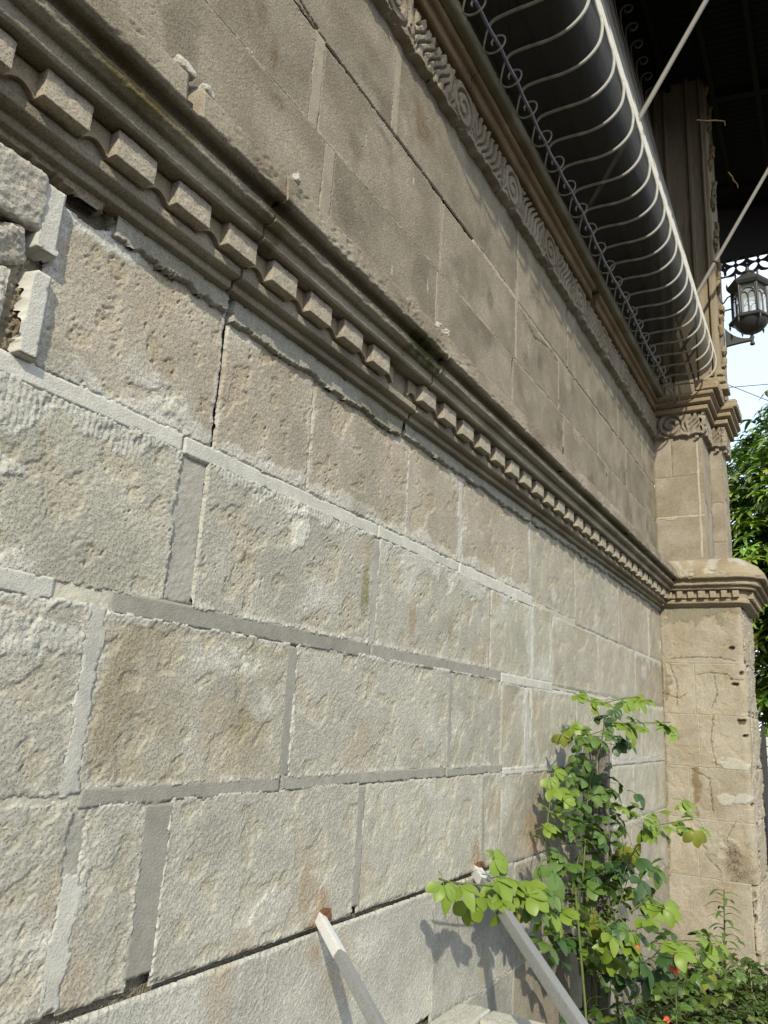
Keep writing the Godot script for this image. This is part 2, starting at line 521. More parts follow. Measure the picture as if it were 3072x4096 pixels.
func build_wall():
	var w := thing("stone_wall", "long weathered stone block wall with a dentil cornice and carved frieze", "wall")
	part("wall_core", box(Vector3(8.2, 5.16, 0.5)), M.dark_gap, w, Vector3(3.4, 2.08, -0.272))
	# lower courses: [x0, x1, y0, y1, options]
	var sp := func(x: float, y: float, rx: float, ry: float, c: Color, soft := 0.2, h := 0.0) -> Array: return [x, y, rx, ry, c, soft, h]
	var rows := [
		# first course under the cornice
		[0.885, 1.418, 2.168, 2.60, {"sm": {"b": 0.055, "l": 0.04}, "pit": 0.9, "spots": [sp.call(1.02, 2.545, 0.16, 0.05, PALE, 0.15, 0.002), sp.call(0.92, 2.60, 0.13, 0.05, Color(0.2, 0.165, 0.12), 0.1, -0.06)]}],
		[1.446, 1.852, 2.168, 2.60, {"sm": {"b": 0.05}, "pit": 0.8}],
		[1.872, 2.500, 2.168, 2.60, {"sm": {"b": 0.045}, "pit": 0.8, "spots": [sp.call(2.2, 2.4, 0.10, 0.3, Color(0.33, 0.31, 0.25), 0.4)]}],
		[2.516, 2.985, 2.168, 2.60, {"sm": {"b": 0.045}}],
		[3.022, 3.895, 2.168, 2.60, {"sm": {"b": 0.05, "l": 0.03}}],
		[3.925, 4.73, 2.14, 2.62, {"col": MIX}], [4.75, 5.84, 2.12, 2.62, {"col": MIX}], [5.865, 6.90, 2.12, 2.62, {"sm": {"r": 0.05}}], [6.92, 7.43, 2.12, 2.62, {"sm": {"l": 0.08}}],
		# second course
		[0.20, 1.325, 1.738, 2.115, {"col": GREY, "col2": GREY2, "sm": {"t": 0.085, "l": 0.62}, "comb": 1.0, "pit": 0.7, "amp": 0.0055, "spots": [sp.call(1.02, 1.80, 0.09, 0.05, GREY2)]}],
		[1.435, 2.285, 1.738, 2.115, {"col": Color(0.453, 0.434, 0.372), "sm": {"t": 0.05, "b": 0.02}, "comb": 0.8, "amp": 0.005, "pit": 0.9, "spots": [sp.call(2.25, 1.93, 0.03, 0.16, Color(0.24, 0.22, 0.10), 0.3), sp.call(1.83, 2.05, 0.06, 0.10, PALE, 0.08, 0.004), sp.call(1.62, 1.9, 0.05, 0.05, Color(0.36, 0.28, 0.19), 0.4)]}],
		[2.335, 3.36, 1.738, 2.115, {"col": Color(0.453, 0.434, 0.372), "sm": {"t": 0.085, "b": 0.02}, "comb": 0.4, "amp": 0.005, "pit": 0.9, "spots": [sp.call(2.6, 1.88, 0.03, 0.1, Color(0.36, 0.27, 0.18), 0.4), sp.call(2.95, 1.86, 0.04, 0.1, Color(0.36, 0.28, 0.19), 0.4)]}],
		[3.388, 3.925, 1.73, 2.10, {"col": GREY, "sm": {"r": 0.09, "t": 0.04}}], [3.96, 4.29, 1.73, 2.12, {"col": GREY, "sm": {"l": 0.05, "b": 0.07, "r": 0.05}}],
		[4.305, 5.25, 1.72, 2.10, {"col": MIX}], [5.27, 6.35, 1.72, 2.10, {"col": MIX}], [6.38, 7.43, 1.72, 2.10, {"sm": {"t": 0.06}}],
		# third course
		[0.2, 1.12, 1.31, 1.69, {"col": Color(0.474, 0.455, 0.390), "sm": {"l": 0.62, "t": 0.03}, "comb": 0.6, "amp": 0.0055}],
		[1.165, 1.845, 1.315, 1.685, {"col": Color(0.446, 0.429, 0.369), "col2": Color(0.325, 0.29, 0.205), "sm": {"t": 0.02, "b": 0.012}, "spots": [sp.call(1.62, 1.62, 0.2, 0.06, PALE, 0.3), sp.call(1.23, 1.5, 0.07, 0.22, Color(0.30, 0.26, 0.175), 0.35)], "pit": 0.4, "amp": 0.005}],
		[1.892, 2.950, 1.315, 1.69, {"col": Color(0.467, 0.449, 0.386), "sm": {"t": 0.018, "b": 0.012, "l": 0.02}, "pit": 0.4, "amp": 0.005}],
		[2.985, 3.520, 1.31, 1.69, {"col": Color(0.467, 0.449, 0.386), "sm": {"t": 0.02, "b": 0.014}, "pit": 0.4}],
		[3.55, 3.845, 1.28, 1.68, {"col": MIX, "sm": {"t": 0.03, "r": 0.05}}], [3.88, 4.74, 1.28, 1.68, {"col": GREY, "sm": {"l": 0.09, "b": 0.09, "t": 0.03}}],
		[4.77, 5.6, 1.28, 1.69, {"col": GREY, "sm": {"b": 0.06}}], [5.62, 6.5, 1.28, 1.69, {"col": GREY, "sm": {"b": 0.08}}], [6.52, 7.43, 1.28, 1.69, {"col": GREY, "sm": {"b": 0.08, "t": 0.06}}],
		# fourth course
		[0.2, 1.15, 0.895, 1.285, {"col": Color(0.470, 0.451, 0.387), "amp": 0.0055}],
		[1.200, 1.358, 0.895, 1.275, {"col": Color(0.438, 0.421, 0.360), "sm": {"r": 0.012, "t": 0.016}, "pit": 0.3, "amp": 0.005}],
		[1.445, 2.285, 0.890, 1.275, {"col": Color(0.490, 0.472, 0.407), "sm": {"l": 0.014}, "pit": 0.15, "amp": 0.005, "spots": [sp.call(2.10, 0.93, 0.05, 0.09, RUST, 0.45), sp.call(2.03, 1.0, 0.05, 0.14, Color(0.36, 0.29, 0.19), 0.5)]}],
		[2.330, 3.325, 0.890, 1.27, {"col": Color(0.490, 0.472, 0.407), "pit": 0.2, "amp": 0.007, "spots": [sp.call(3.28, 0.93, 0.05, 0.14, RUST, 0.5)]}],
		[3.352, 3.535, 0.890, 1.27, {"col": GREY, "spots": [sp.call(3.37, 0.92, 0.05, 0.14, RUST, 0.5)]}], [3.56, 4.2, 0.87, 1.26, {"col": MIX, "spots": [sp.call(4.0, 0.95, 0.22, 0.12, Color(0.40, 0.27, 0.15), 0.5)]}],
		[4.22, 5.1, 0.87, 1.24, {"col": MIX}], [5.12, 6.2, 0.87, 1.24, {"col": GREY}], [6.22, 7.43, 0.87, 1.24, {"col": GREY}],
		# plastered foot of the wall
		[0.2, 1.08, 0.455, 0.858, {"col": PALE * 0.82, "pit": 0.1}], [1.085, 1.862, 0.455, 0.858, {"col": PALE * 0.80, "pit": 0.12, "amp": 0.0055}], [1.868, 2.885, 0.455, 0.858, {"col": PALE * 0.78, "pit": 0.12, "amp": 0.0055, "spots": [sp.call(2.10, 0.82, 0.05, 0.05, RUST, 0.5)]}],
		[2.892, 3.72, 0.42, 0.858, {"col": PALE * 0.76, "pit": 0.1, "amp": 0.0055, "spots": [sp.call(3.33, 0.83, 0.04, 0.08, RUST, 0.5)]}],
		[3.74, 4.9, 0.42, 0.85, {"col": TAN, "amp": 0.012}], [4.92, 6.1, 0.42, 0.85, {"col": TAN}], [6.12, 7.43, 0.42, 0.85, {"col": TAN}],
		[0.2, 2.2, -0.42, 0.445, {"col": PALE * 0.7}], [2.21, 3.72, -0.42, 0.41, {"col": PALE * 0.7}], [3.74, 5.5, -0.42, 0.41, {"col": TAN2}], [5.52, 7.43, -0.42, 0.41, {"col": TAN2}],
		# three courses above the cornice
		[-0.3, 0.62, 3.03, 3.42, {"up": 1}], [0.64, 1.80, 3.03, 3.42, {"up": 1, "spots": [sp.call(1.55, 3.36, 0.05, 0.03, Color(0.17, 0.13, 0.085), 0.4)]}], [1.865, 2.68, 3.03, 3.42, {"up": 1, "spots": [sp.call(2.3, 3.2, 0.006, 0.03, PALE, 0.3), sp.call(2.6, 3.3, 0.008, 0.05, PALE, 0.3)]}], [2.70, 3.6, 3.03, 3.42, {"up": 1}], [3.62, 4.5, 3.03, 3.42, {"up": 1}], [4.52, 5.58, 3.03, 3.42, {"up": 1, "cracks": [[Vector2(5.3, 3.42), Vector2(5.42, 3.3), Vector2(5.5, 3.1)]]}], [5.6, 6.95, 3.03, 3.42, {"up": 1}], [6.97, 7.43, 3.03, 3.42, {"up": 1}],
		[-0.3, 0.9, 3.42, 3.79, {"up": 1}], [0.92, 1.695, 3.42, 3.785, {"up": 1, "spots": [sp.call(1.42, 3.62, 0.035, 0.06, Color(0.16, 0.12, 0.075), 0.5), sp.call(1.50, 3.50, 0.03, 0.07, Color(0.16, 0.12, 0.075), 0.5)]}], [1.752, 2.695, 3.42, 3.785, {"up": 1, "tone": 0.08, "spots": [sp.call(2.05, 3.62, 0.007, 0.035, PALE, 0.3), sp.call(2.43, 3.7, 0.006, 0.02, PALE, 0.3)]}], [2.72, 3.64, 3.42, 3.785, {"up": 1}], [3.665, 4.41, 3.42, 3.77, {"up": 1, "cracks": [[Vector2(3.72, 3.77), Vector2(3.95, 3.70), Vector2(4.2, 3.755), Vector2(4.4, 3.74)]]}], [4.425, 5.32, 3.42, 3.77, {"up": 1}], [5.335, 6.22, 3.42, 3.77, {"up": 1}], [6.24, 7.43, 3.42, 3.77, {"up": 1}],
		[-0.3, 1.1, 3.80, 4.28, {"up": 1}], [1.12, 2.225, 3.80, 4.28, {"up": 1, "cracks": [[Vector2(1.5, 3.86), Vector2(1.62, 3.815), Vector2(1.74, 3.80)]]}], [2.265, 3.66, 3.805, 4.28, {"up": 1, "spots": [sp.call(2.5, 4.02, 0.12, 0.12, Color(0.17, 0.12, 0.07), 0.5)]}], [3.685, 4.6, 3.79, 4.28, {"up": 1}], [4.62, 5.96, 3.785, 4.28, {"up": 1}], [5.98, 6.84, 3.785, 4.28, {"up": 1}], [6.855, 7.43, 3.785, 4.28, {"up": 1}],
	]
	var k := 0
	rng.seed = 5150
	for r in rows:
		var o: Dictionary = r[4]
		k += 1
		if o.has("up"):
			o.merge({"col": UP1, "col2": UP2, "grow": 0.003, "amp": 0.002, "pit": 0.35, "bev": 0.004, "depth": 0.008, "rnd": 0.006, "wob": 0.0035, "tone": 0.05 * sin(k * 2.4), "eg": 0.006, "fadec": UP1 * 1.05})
		else:
			if o.has("col") and not o.has("col2"): o["col2"] = (o.col as Color) * 0.87
			o.merge({"col": TAN, "col2": TAN2, "grow": 0.010, "amp": 0.004, "pit": 0.6, "tone": 0.04 * sin(k * 1.7), "chip": 0.012, "eg": 0.014, "spall": 0.14 if r[2] > 0.6 else 0.0, "tool": (0.0006 if r[2] > 0.6 else 0.0004) if r[2] < 1.6 else 0.0003, "ta": 0.75 + 0.25 * sin(k * 2.1)})
			if not o.has("col2"): o["col2"] = (o.col as Color) * 0.84
		o["off"] = 0.13 * k
		# a few broad weather marks on every block
		var marks: Array = o.get("spots", []).duplicate()
		for e in 3:
			var px := lerpf(r[0], r[1], rng.randf())
			var py := lerpf(r[2], r[3], rng.randf())
			var up_wall: bool = o.has("up")
			var mc: Color = [UP2 * 0.72, UP1 * 1.22, UP2 * 0.85][e] if up_wall else [PALE * 0.95, (o.col as Color) * 0.74, Color(0.42, 0.36, 0.275)][e]
			marks.append([px, py, rng.randf_range(0.05, 0.16), rng.randf_range(0.05, 0.13), mc, 0.42, 0.0])
		o["spots"] = marks
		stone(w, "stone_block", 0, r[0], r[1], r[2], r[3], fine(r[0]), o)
	# rubble where the corner of a block broke away beside the cornice
	stone(w, "stone_block", 0, 0.2, 0.90, 2.16, 2.64, 0.005, {"col": Color(0.40, 0.355, 0.28), "col2": Color(0.27, 0.225, 0.16), "amp": 0.022, "pit": 1.2, "z": -0.018, "spall": 0.6, "rnd": 0.02, "depth": 0.004})
	for e in [[Vector3(0.745, 2.495, 0.0), Vector3(0.17, 0.13, 0.09), 0.7], [Vector3(0.62, 2.43, -0.01), Vector3(0.16, 0.24, 0.08), 2.1], [Vector3(0.775, 2.385, -0.012), Vector3(0.09, 0.08, 0.06), 3.3], [Vector3(0.83, 2.535, -0.012), Vector3(0.06, 0.05, 0.05), 4.9]]:
		part("broken_stone", rough_box(e[1], 0.014, 34, 0.0045, e[2], Color(0.48, 0.445, 0.375)), M.stone, w, e[0], Vector3(0.12 * e[2], 0.15, 0.17 * e[2]))
	stone(w, "stone_block", 0, 0.25, 0.80, 2.165, 2.335, 0.005, {"col": Color(0.41, 0.36, 0.28), "col2": TAN, "amp": 0.01, "pit": 0.8, "rnd": 0.05, "sm": {"r": 0.05}, "comb": 1.0, "z": 0.004})
	# mortar: [x0, x1, y0, y1, options]
	var strips := [
		[0.2, 1.33, 2.112, 2.166, {"col": CEM, "z": 0.0021}], [1.33, 2.31, 2.110, 2.165, {"col": CEM, "z": 0.0017}], [2.31, 3.01, 2.112, 2.165, {"col": CEM, "z": 0.0017}], [3.01, 3.96, 2.10, 2.165, {"col": CEM, "z": 0.0014}],
		[0.832, 0.886, 2.160, 2.362, {"col": CEM, "z": 0.0220, "wob": 0.004, "depth": 0.045}], [0.822, 0.882, 2.395, 2.56, {"col": CEM, "z": 0.0260, "wob": 0.004, "depth": 0.05}],
		[1.325, 1.44, 1.735, 2.125, {"col": CEMD * 1.22, "z": -0.0060, "amp": 0.006, "wob": 0.012}],
		[1.845, 1.878, 2.165, 2.6, {"col": Color(0.40, 0.37, 0.30), "z": -0.0050}], [2.494, 2.522, 2.165, 2.6, {"col": PALE * 0.9, "z": -0.0020}], [2.98, 3.028, 2.165, 2.6, {"col": CEM * 0.92, "z": 0.0010}], [3.89, 3.93, 2.16, 2.6, {"col": CEM * 0.9}], [3.95, 4.76, 2.085, 2.15, {"col": MIX * 0.95, "z": -0.002, "wob": 0.01}],
		[2.276, 2.342, 1.735, 2.115, {"col": CEMD * 1.35, "z": -0.0010}], [3.35, 3.395, 1.735, 2.11, {"col": Color(0.36, 0.30, 0.21), "z": -0.0030}], [3.92, 3.972, 1.40, 2.12, {"col": CEM, "z": 0.0010}],
		[0.2, 1.03, 1.688, 1.742, {"col": CEM * 0.95, "z": 0.0021}], [1.00, 1.20, 1.655, 1.765, {"col": GREY * 0.92, "z": 0.0000, "amp": 0.006, "wob": 0.014}], [0.95, 1.20, 1.25, 1.335, {"col": GREY * 0.85, "z": -0.0020, "amp": 0.007, "wob": 0.012}], [1.10, 1.23, 1.10, 1.28, {"col": CEMD * 1.3, "z": -0.0040, "amp": 0.008, "wob": 0.014}], [1.17, 2.31, 1.682, 1.742, {"col": CEMD, "z": 0.0014}], [2.31, 3.52, 1.682, 1.742, {"col": CEMD * 1.05, "z": 0.0014}], [3.52, 4.3, 1.672, 1.735, {"col": CEM, "z": 0.0014}],
		[1.838, 1.897, 1.31, 1.685, {"col": CEMD * 1.05, "z": 0.0007}], [2.944, 2.99, 1.31, 1.685, {"col": CEMD * 1.12, "z": 0.0007}], [3.84, 3.89, 1.28, 1.68, {"col": CEM, "z": 0.0010}],
		[1.115, 1.172, 1.30, 1.70, {"col": CEM * 0.88, "z": 0.0014, "wob": 0.010}],
		[1.165, 1.86, 1.270, 1.320, {"col": CEMD, "z": 0.0014}], [1.86, 2.95, 1.272, 1.318, {"col": CEMD * 1.1, "z": 0.0014}], [2.95, 3.56, 1.268, 1.314, {"col": CEMD * 1.12, "z": 0.0014}], [3.56, 4.3, 1.252, 1.30, {"col": CEM, "z": 0.0014}],
		[1.352, 1.452, 0.905, 1.275, {"col": CEMD * 0.95, "z": 0.0010}], [2.28, 2.336, 0.90, 1.275, {"col": CEMD * 1.12, "z": 0.0007}], [3.318, 3.358, 0.90, 1.27, {"col": CEMD * 1.12, "z": 0.0007}],
		[1.145, 1.205, 0.89, 1.15, {"col": CEM * 0.9, "z": 0.002, "wob": 0.010}],
		[3.52, 3.57, 0.88, 1.62, {"col": GREY * 0.95, "z": -0.0020}], [5.835, 5.87, 2.1, 2.62, {"col": CEM * 0.9}], [6.89, 6.93, 1.9, 2.62, {"col": CEM * 0.95}],
		[5.6, 7.43, 1.245, 1.30, {"col": CEM * 0.9, "z": 0.0007, "amp": 0.004}], [4.3, 7.43, 1.685, 1.73, {"col": GREY * 0.95, "z": -0.0060}], [5.2, 7.43, 2.085, 2.12, {"col": GREY, "z": -0.0080}],
		# flush mortar of the upper courses
		[1.688, 1.758, 3.415, 3.80, {"col": UP1 * 1.04, "z": 0.0000}], [1.795, 1.87, 3.03, 3.42, {"col": UP1 * 1.03, "z": 0.0000}], [2.215, 2.275, 3.80, 4.28, {"col": UP1 * 1.06, "z": 0.0000}], [2.688, 2.726, 3.42, 3.79, {"col": UP1 * 1.03}], [3.632, 3.69, 3.42, 4.28, {"col": UP1 * 1.14}], [2.678, 2.705, 3.03, 3.42, {"col": UP1 * 1.03}],
		[-0.3, 1.75, 3.408, 3.436, {"col": UP1 * 1.04, "z": 0.0000}], [1.75, 3.64, 3.408, 3.434, {"col": UP1 * 1.06, "z": 0.0003}], [3.64, 7.43, 3.408, 3.43, {"col": UP1 * 1.03, "z": -0.0010}], [3.05, 3.66, 3.775, 3.812, {"col": UP1 * 1.16, "z": 0.0000}], [3.66, 4.6, 3.762, 3.796, {"col": UP1 * 1.03, "z": -0.0040}], [4.6, 7.43, 3.764, 3.79, {"col": UP1 * 1.03, "z": -0.0060}],
		[-0.3, 1.4, 3.775, 3.81, {"col": UP1 * 1.03, "z": -0.0010}], [4.40, 4.435, 3.42, 3.78, {"col": UP1 * 1.03, "z": -0.0020}], [5.31, 5.345, 3.42, 3.78, {"col": UP1 * 1.03, "z": -0.0020}], [6.205, 6.25, 3.42, 3.78, {"col": UP1 * 1.03, "z": -0.0020}], [5.95, 5.99, 3.78, 4.28, {"col": UP1 * 1.03, "z": -0.0030}],
	]
	k = 0
	for r in strips:
		var o: Dictionary = r[4]
		k += 1
		o.merge({"amp": 0.0014, "pit": 0.12, "bev": 0.004, "depth": 0.012, "rnd": 0.004, "wob": 0.0045, "z": 0.0000, "off": 0.31 * k, "tone": 0.04 * sin(k * 1.9)})
		o["col2"] = (o.col as Color) * 0.9
		var res := minf(fine(r[0]), maxf(0.0045, minf(r[1] - r[0], r[3] - r[2]) / 6.0))
		if r[0] < 1.8: res = 0.006
		stone(w, "mortar_joint", 0, r[0], r[1], r[2], r[3], res, o, "mortar")
	# plaster band right under the cornice, broken off along its lower edge
	k = 0
	for r in [[1.02, 1.42, 2.545], [1.43, 2.43, 2.53], [2.44, 3.9, 2.545], [3.91, 5.4, 2.56], [5.41, 7.42, 2.565]]:
		k += 1
		stone(w, "plaster_band", 0, r[0], r[1], r[2], 2.615, minf(0.008, fine(r[0])), {"col": Color(0.40, 0.385, 0.33), "col2": Color(0.33, 0.31, 0.25), "amp": 0.003, "pit": 0.1, "bev": 0.008, "depth": 0.03, "rnd": 0.01, "wob": 0.009, "z": 0.016, "off": 0.7 * k, "spots": [sp.call(2.3, 2.57, 0.2, 0.1, Color(0.22, 0.21, 0.15), 0.5)]})
	stone(w, "plaster_band", 0, 0.2, 0.98, 2.575, 2.62, 0.006, {"col": Color(0.30, 0.25, 0.18), "amp": 0.003, "depth": 0.05, "z": 0.02, "wob": 0.01})
	# cornice in five lengths, with its dentils and drops
	var prof := [Vector2(-0.01, 3.045), Vector2(0.05, 3.005), Vector2(0.175, 2.937), Vector2(0.198, 2.918), Vector2(0.205, 2.842), Vector2(0.192, 2.832), Vector2(0.166, 2.838), Vector2(0.152, 2.826), Vector2(0.158, 2.818), Vector2(0.170, 2.805), Vector2(0.168, 2.786), Vector2(0.152, 2.774), Vector2(0.136, 2.772), Vector2(0.134, 2.762), Vector2(0.136, 2.742), Vector2(0.128, 2.732), Vector2(0.070, 2.732), Vector2(0.066, 2.662), Vector2(0.072, 2.655), Vector2(0.072, 2.634), Vector2(0.060, 2.628), Vector2(0.042, 2.628), Vector2(0.038, 2.606), Vector2(0.0, 2.60)]
	var cuts := [[-0.2, 1.388], [1.398, 2.418], [2.432, 3.9], [3.908, 5.4], [5.408, 7.42]]
	var corn := []
	for i in cuts.size():
		var a: float = cuts[i][0]
		var b: float = cuts[i][1]
		var end := Vector2(-1, 1) if i == 4 else Vector2(0, 1)
		var path := [[Vector2(a, 0), Vector2(0, 1)], [Vector2(b, 0), Vector2(0, 1)]]
		if i == 4: path = [[Vector2(a, 0), Vector2(0, 1)], [Vector2(7.2, 0), Vector2(0, 1)], [Vector2(7.42, 0), Vector2(-1, 1)]]
		if i == 4: path[1] = [Vector2(7.18, 0), Vector2(0, 1)]
		var m := sweep(path, prof, 0.008 if a < 2 else 0.016, 0.005 if a < 3 else 0.008, {"col": Color(0.345, 0.305, 0.24), "col2": Color(0.215, 0.185, 0.138), "amp": 0.0016, "chips": 0.006, "caps": [0, 1],
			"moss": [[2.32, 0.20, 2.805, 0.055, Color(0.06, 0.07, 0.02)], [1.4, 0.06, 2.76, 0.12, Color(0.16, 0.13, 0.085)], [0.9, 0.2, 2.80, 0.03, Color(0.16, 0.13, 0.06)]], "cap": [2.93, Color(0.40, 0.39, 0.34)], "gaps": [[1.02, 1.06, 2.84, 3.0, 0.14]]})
		corn.append(part("cornice_stone", m, M.stone, w))
	var variants := []
	for i in 5: variants.append(rough_box(Vector3(0.115, 0.065, 0.075), 0.003, 26, 0.0019, 3.0 + i * 1.7, Color(0.40, 0.357, 0.288)))
	var drop_poly := PackedVector2Array()
	drop_poly.append(Vector2(-0.035, 0.032))
	for a in 9:
		var t := a / 8.0
		drop_poly.append(Vector2(lerpf(-0.035, 0.035, t), -0.030 + 0.020 * sin(PI * t)))
	drop_poly.append(Vector2(0.035, 0.032))
	var drop := extrude(drop_poly, 0.03)
	for i in 37:
		var x := 0.545 + 0.1853 * i
		if x > 7.36: break
		var owner_at := 0
		for c in cuts.size():
			if x > cuts[c][0]: owner_at = c
		if i != 9:
			part("dentil", variants[i % 5], M.stone, corn[owner_at], Vector3(x + 0.12 - 0.059, 2.697 + 0.002 * sin(i * 2.0), 0.0715 + 0.002 * sin(i * 3.1)))
		if x + 0.22 < 7.33: part("pendant_drop", drop, M.carving_drop, corn[owner_at], Vector3(x + 0.1535, 2.695, 0.052))
	# little weathered gravel and hardened cement along the cornice ledge
	for e in [[1.02, 0.035], [1.10, 0.028], [1.46, 0.03], [2.45, 0.03], [2.38, 0.022]]:
		part("loose_stone", rough_box(Vector3(e[1] * 1.6, e[1], e[1]), e[1] * 0.3, 10, 0.006, e[0], Color(0.45, 0.43, 0.37)), M.stone, w, Vector3(e[0], 2.955, 0.165), Vector3(0.3, e[0] * 3.0, 0.2))
	# carved frieze in panels
	var joints := [-0.3, 0.95, 2.49, 3.30, 4.55, 5.9, 7.36]
	for i in joints.size() - 1:
		part("frieze_panel", frieze_mesh(0, joints[i] + 0.004, joints[i + 1] - 0.004, 0.0, 0.006 if i < 4 else 0.009), M.carving, w)
	# mouldings and coping over it
	var mprof := [Vector2(0.0, 4.640), Vector2(0.075, 4.640), Vector2(0.078, 4.600), Vector2(0.066, 4.592), Vector2(0.050, 4.588), Vector2(0.048, 4.566), Vector2(0.052, 4.558), Vector2(0.052, 4.530), Vector2(0.036, 4.522), Vector2(0.0, 4.52)]
	for e in [[-0.3, 2.86], [2.868, 5.05], [5.17, 7.42]]:
		var path := [[Vector2(e[0], 0), Vector2(0, 1)], [Vector2(e[1], 0), Vector2(0, 1)]]
		if e[1] > 7: path = [[Vector2(e[0], 0), Vector2(0, 1)], [Vector2(7.3, 0), Vector2(0, 1)], [Vector2(7.42, 0), Vector2(-1, 1)]]
		part("moulding", sweep(path, mprof, 0.025, 0.008, {"col": Color(0.31, 0.23, 0.145), "col2": Color(0.21, 0.15, 0.09), "amp": 0.0025, "caps": [0, 1]}), M.stone, w)
	var cprof := [Vector2(-0.3, 4.725), Vector2(0.10, 4.722), Vector2(0.122, 4.712), Vector2(0.126, 4.655), Vector2(0.112, 4.643), Vector2(0.0, 4.645)]
	for e in [[-0.3, 2.3], [2.305, 4.95], [4.955, 7.40]]:
		part("coping_stone", sweep([[Vector2(e[0], 0), Vector2(0, 1)], [Vector2(e[1], 0), Vector2(0, 1)]], cprof, 0.025, 0.012, {"col": Color(0.31, 0.285, 0.22), "col2": Color(0.21, 0.185, 0.13), "amp": 0.004, "chips": 0.02, "caps": [1]}), M.stone, w)

# volutes and leaves cut into a slab whose lower edge is scalloped
func frieze_mesh(kind: int, s0: float, s1: float, lift: float, res: float) -> ArrayMesh:
	var y0 := 4.215
	var y1 := 4.525
	var nx := int((s1 - s0) / res)
	var ny := int((y1 - y0) / res)
	var v := PackedVector3Array()
	var col := PackedColorArray()
	for j in ny + 1:
		var y := lerpf(y0, y1, float(j) / ny)
		for i in nx + 1:
			var s := lerpf(s0, s1, float(i) / nx)
			var m := n_mid.get_noise_2d(s, y)
			var f := n_fine.get_noise_2d(s, y)
			var cell := floorf(s / 0.33)
			var cx := (cell + 0.5) * 0.33
			var u := s - cx
			var way := 1.0 if int(cell) % 2 == 0 else -1.0
			var edge := 4.232 + 0.016 * absf(sin(s * PI / 0.11)) + 0.012 * absf(sin(s * PI / 0.33)) + 0.006 * m
			var body := smoothstep(edge - 0.004, edge + 0.004, y)
			var h := 0.046
			var r := Vector2(u, (y - 4.372) * 1.0).length()
			var th := atan2(y - 4.372, u * way)
			var big := int(cell) % 2 == 0
			if big and r < 0.125 + 0.012 * sin(th * 3.0):
				var g := fposmod(r / 0.058 + th / TAU + 0.15, 1.0)
				h -= 0.024 * (smoothstep(0.58, 0.68, g) - smoothstep(0.88, 0.98, g)) * smoothstep(0.014, 0.024, r)
			else:
				# leaves between the volutes: fingers fanning out, ground cut away between them
				var a := atan2(y - 4.25, (0.165 - absf(u)))
				var lean := (u * way + 0.65 * (y - 4.26)) / 0.052 + 0.35 * sin(y * 30.0 + cell)
				var fing := absf(fposmod(a / 0.42 + 0.25 * cell, 1.0) - 0.5) if big else absf(fposmod(lean, 1.0) - 0.5)
				h -= 0.028 * smoothstep(0.30, 0.42, fing) * smoothstep(edge + 0.02, edge + 0.05, y)
				if not big: h -= 0.030 * smoothstep(0.0, 0.012, y - (4.44 + 0.045 * absf(sin(lean * PI))))
				h -= 0.030 * smoothstep(4.475, 4.485, y + 0.012 * sin(s * 60.0)) 
			h = lerpf(-0.02, h, body) + 0.002 * m + 0.001 * f + lift
			if minf(s - s0, s1 - s) < 0.004: h -= 0.03
			var fr := frame(kind, s)
			v.append(fr[0] + fr[1] * h + Vector3(0, y, 0))
			var b := n_big.get_noise_2d(s, y)
			var c := Color(0.345, 0.302, 0.24).lerp(Color(0.25, 0.21, 0.158), clampf(0.4 + b, 0, 1)) * (1.0 + 0.1 * m + 0.1 * f)
			c.a = 1.0
			col.append(c)
	return finish(v, grid_index(nx, ny), col)

# ---------------------------------------------------------------- the pier
const CRACKS := {4: [[Vector2(0.55, 0.80), Vector2(0.47, 0.66), Vector2(0.50, 0.55)], [Vector2(0.3, 0.52), Vector2(0.42, 0.40)]],
	7: [[Vector2(0.22, 1.20), Vector2(0.36, 1.13), Vector2(0.38, 0.86)]], 10: [[Vector2(0.42, 1.66), Vector2(0.39, 1.45), Vector2(0.42, 1.24)]],
	12: [[Vector2(0.07, 2.09), Vector2(0.13, 1.93), Vector2(0.12, 1.72)], [Vector2(0.0, 1.83), Vector2(0.14, 1.79), Vector2(0.21, 1.84)]],
	13: [[Vector2(0.30, 2.0), Vector2(0.40, 2.02), Vector2(0.55, 2.01), Vector2(0.58, 1.97), Vector2(0.68, 1.965)], [Vector2(0.44, 2.0), Vector2(0.46, 1.84), Vector2(0.41, 1.72)]],
	15: [[Vector2(0.09, 2.14), Vector2(0.3, 2.155), Vector2(0.5, 2.15), Vector2(0.62, 2.13)]]}

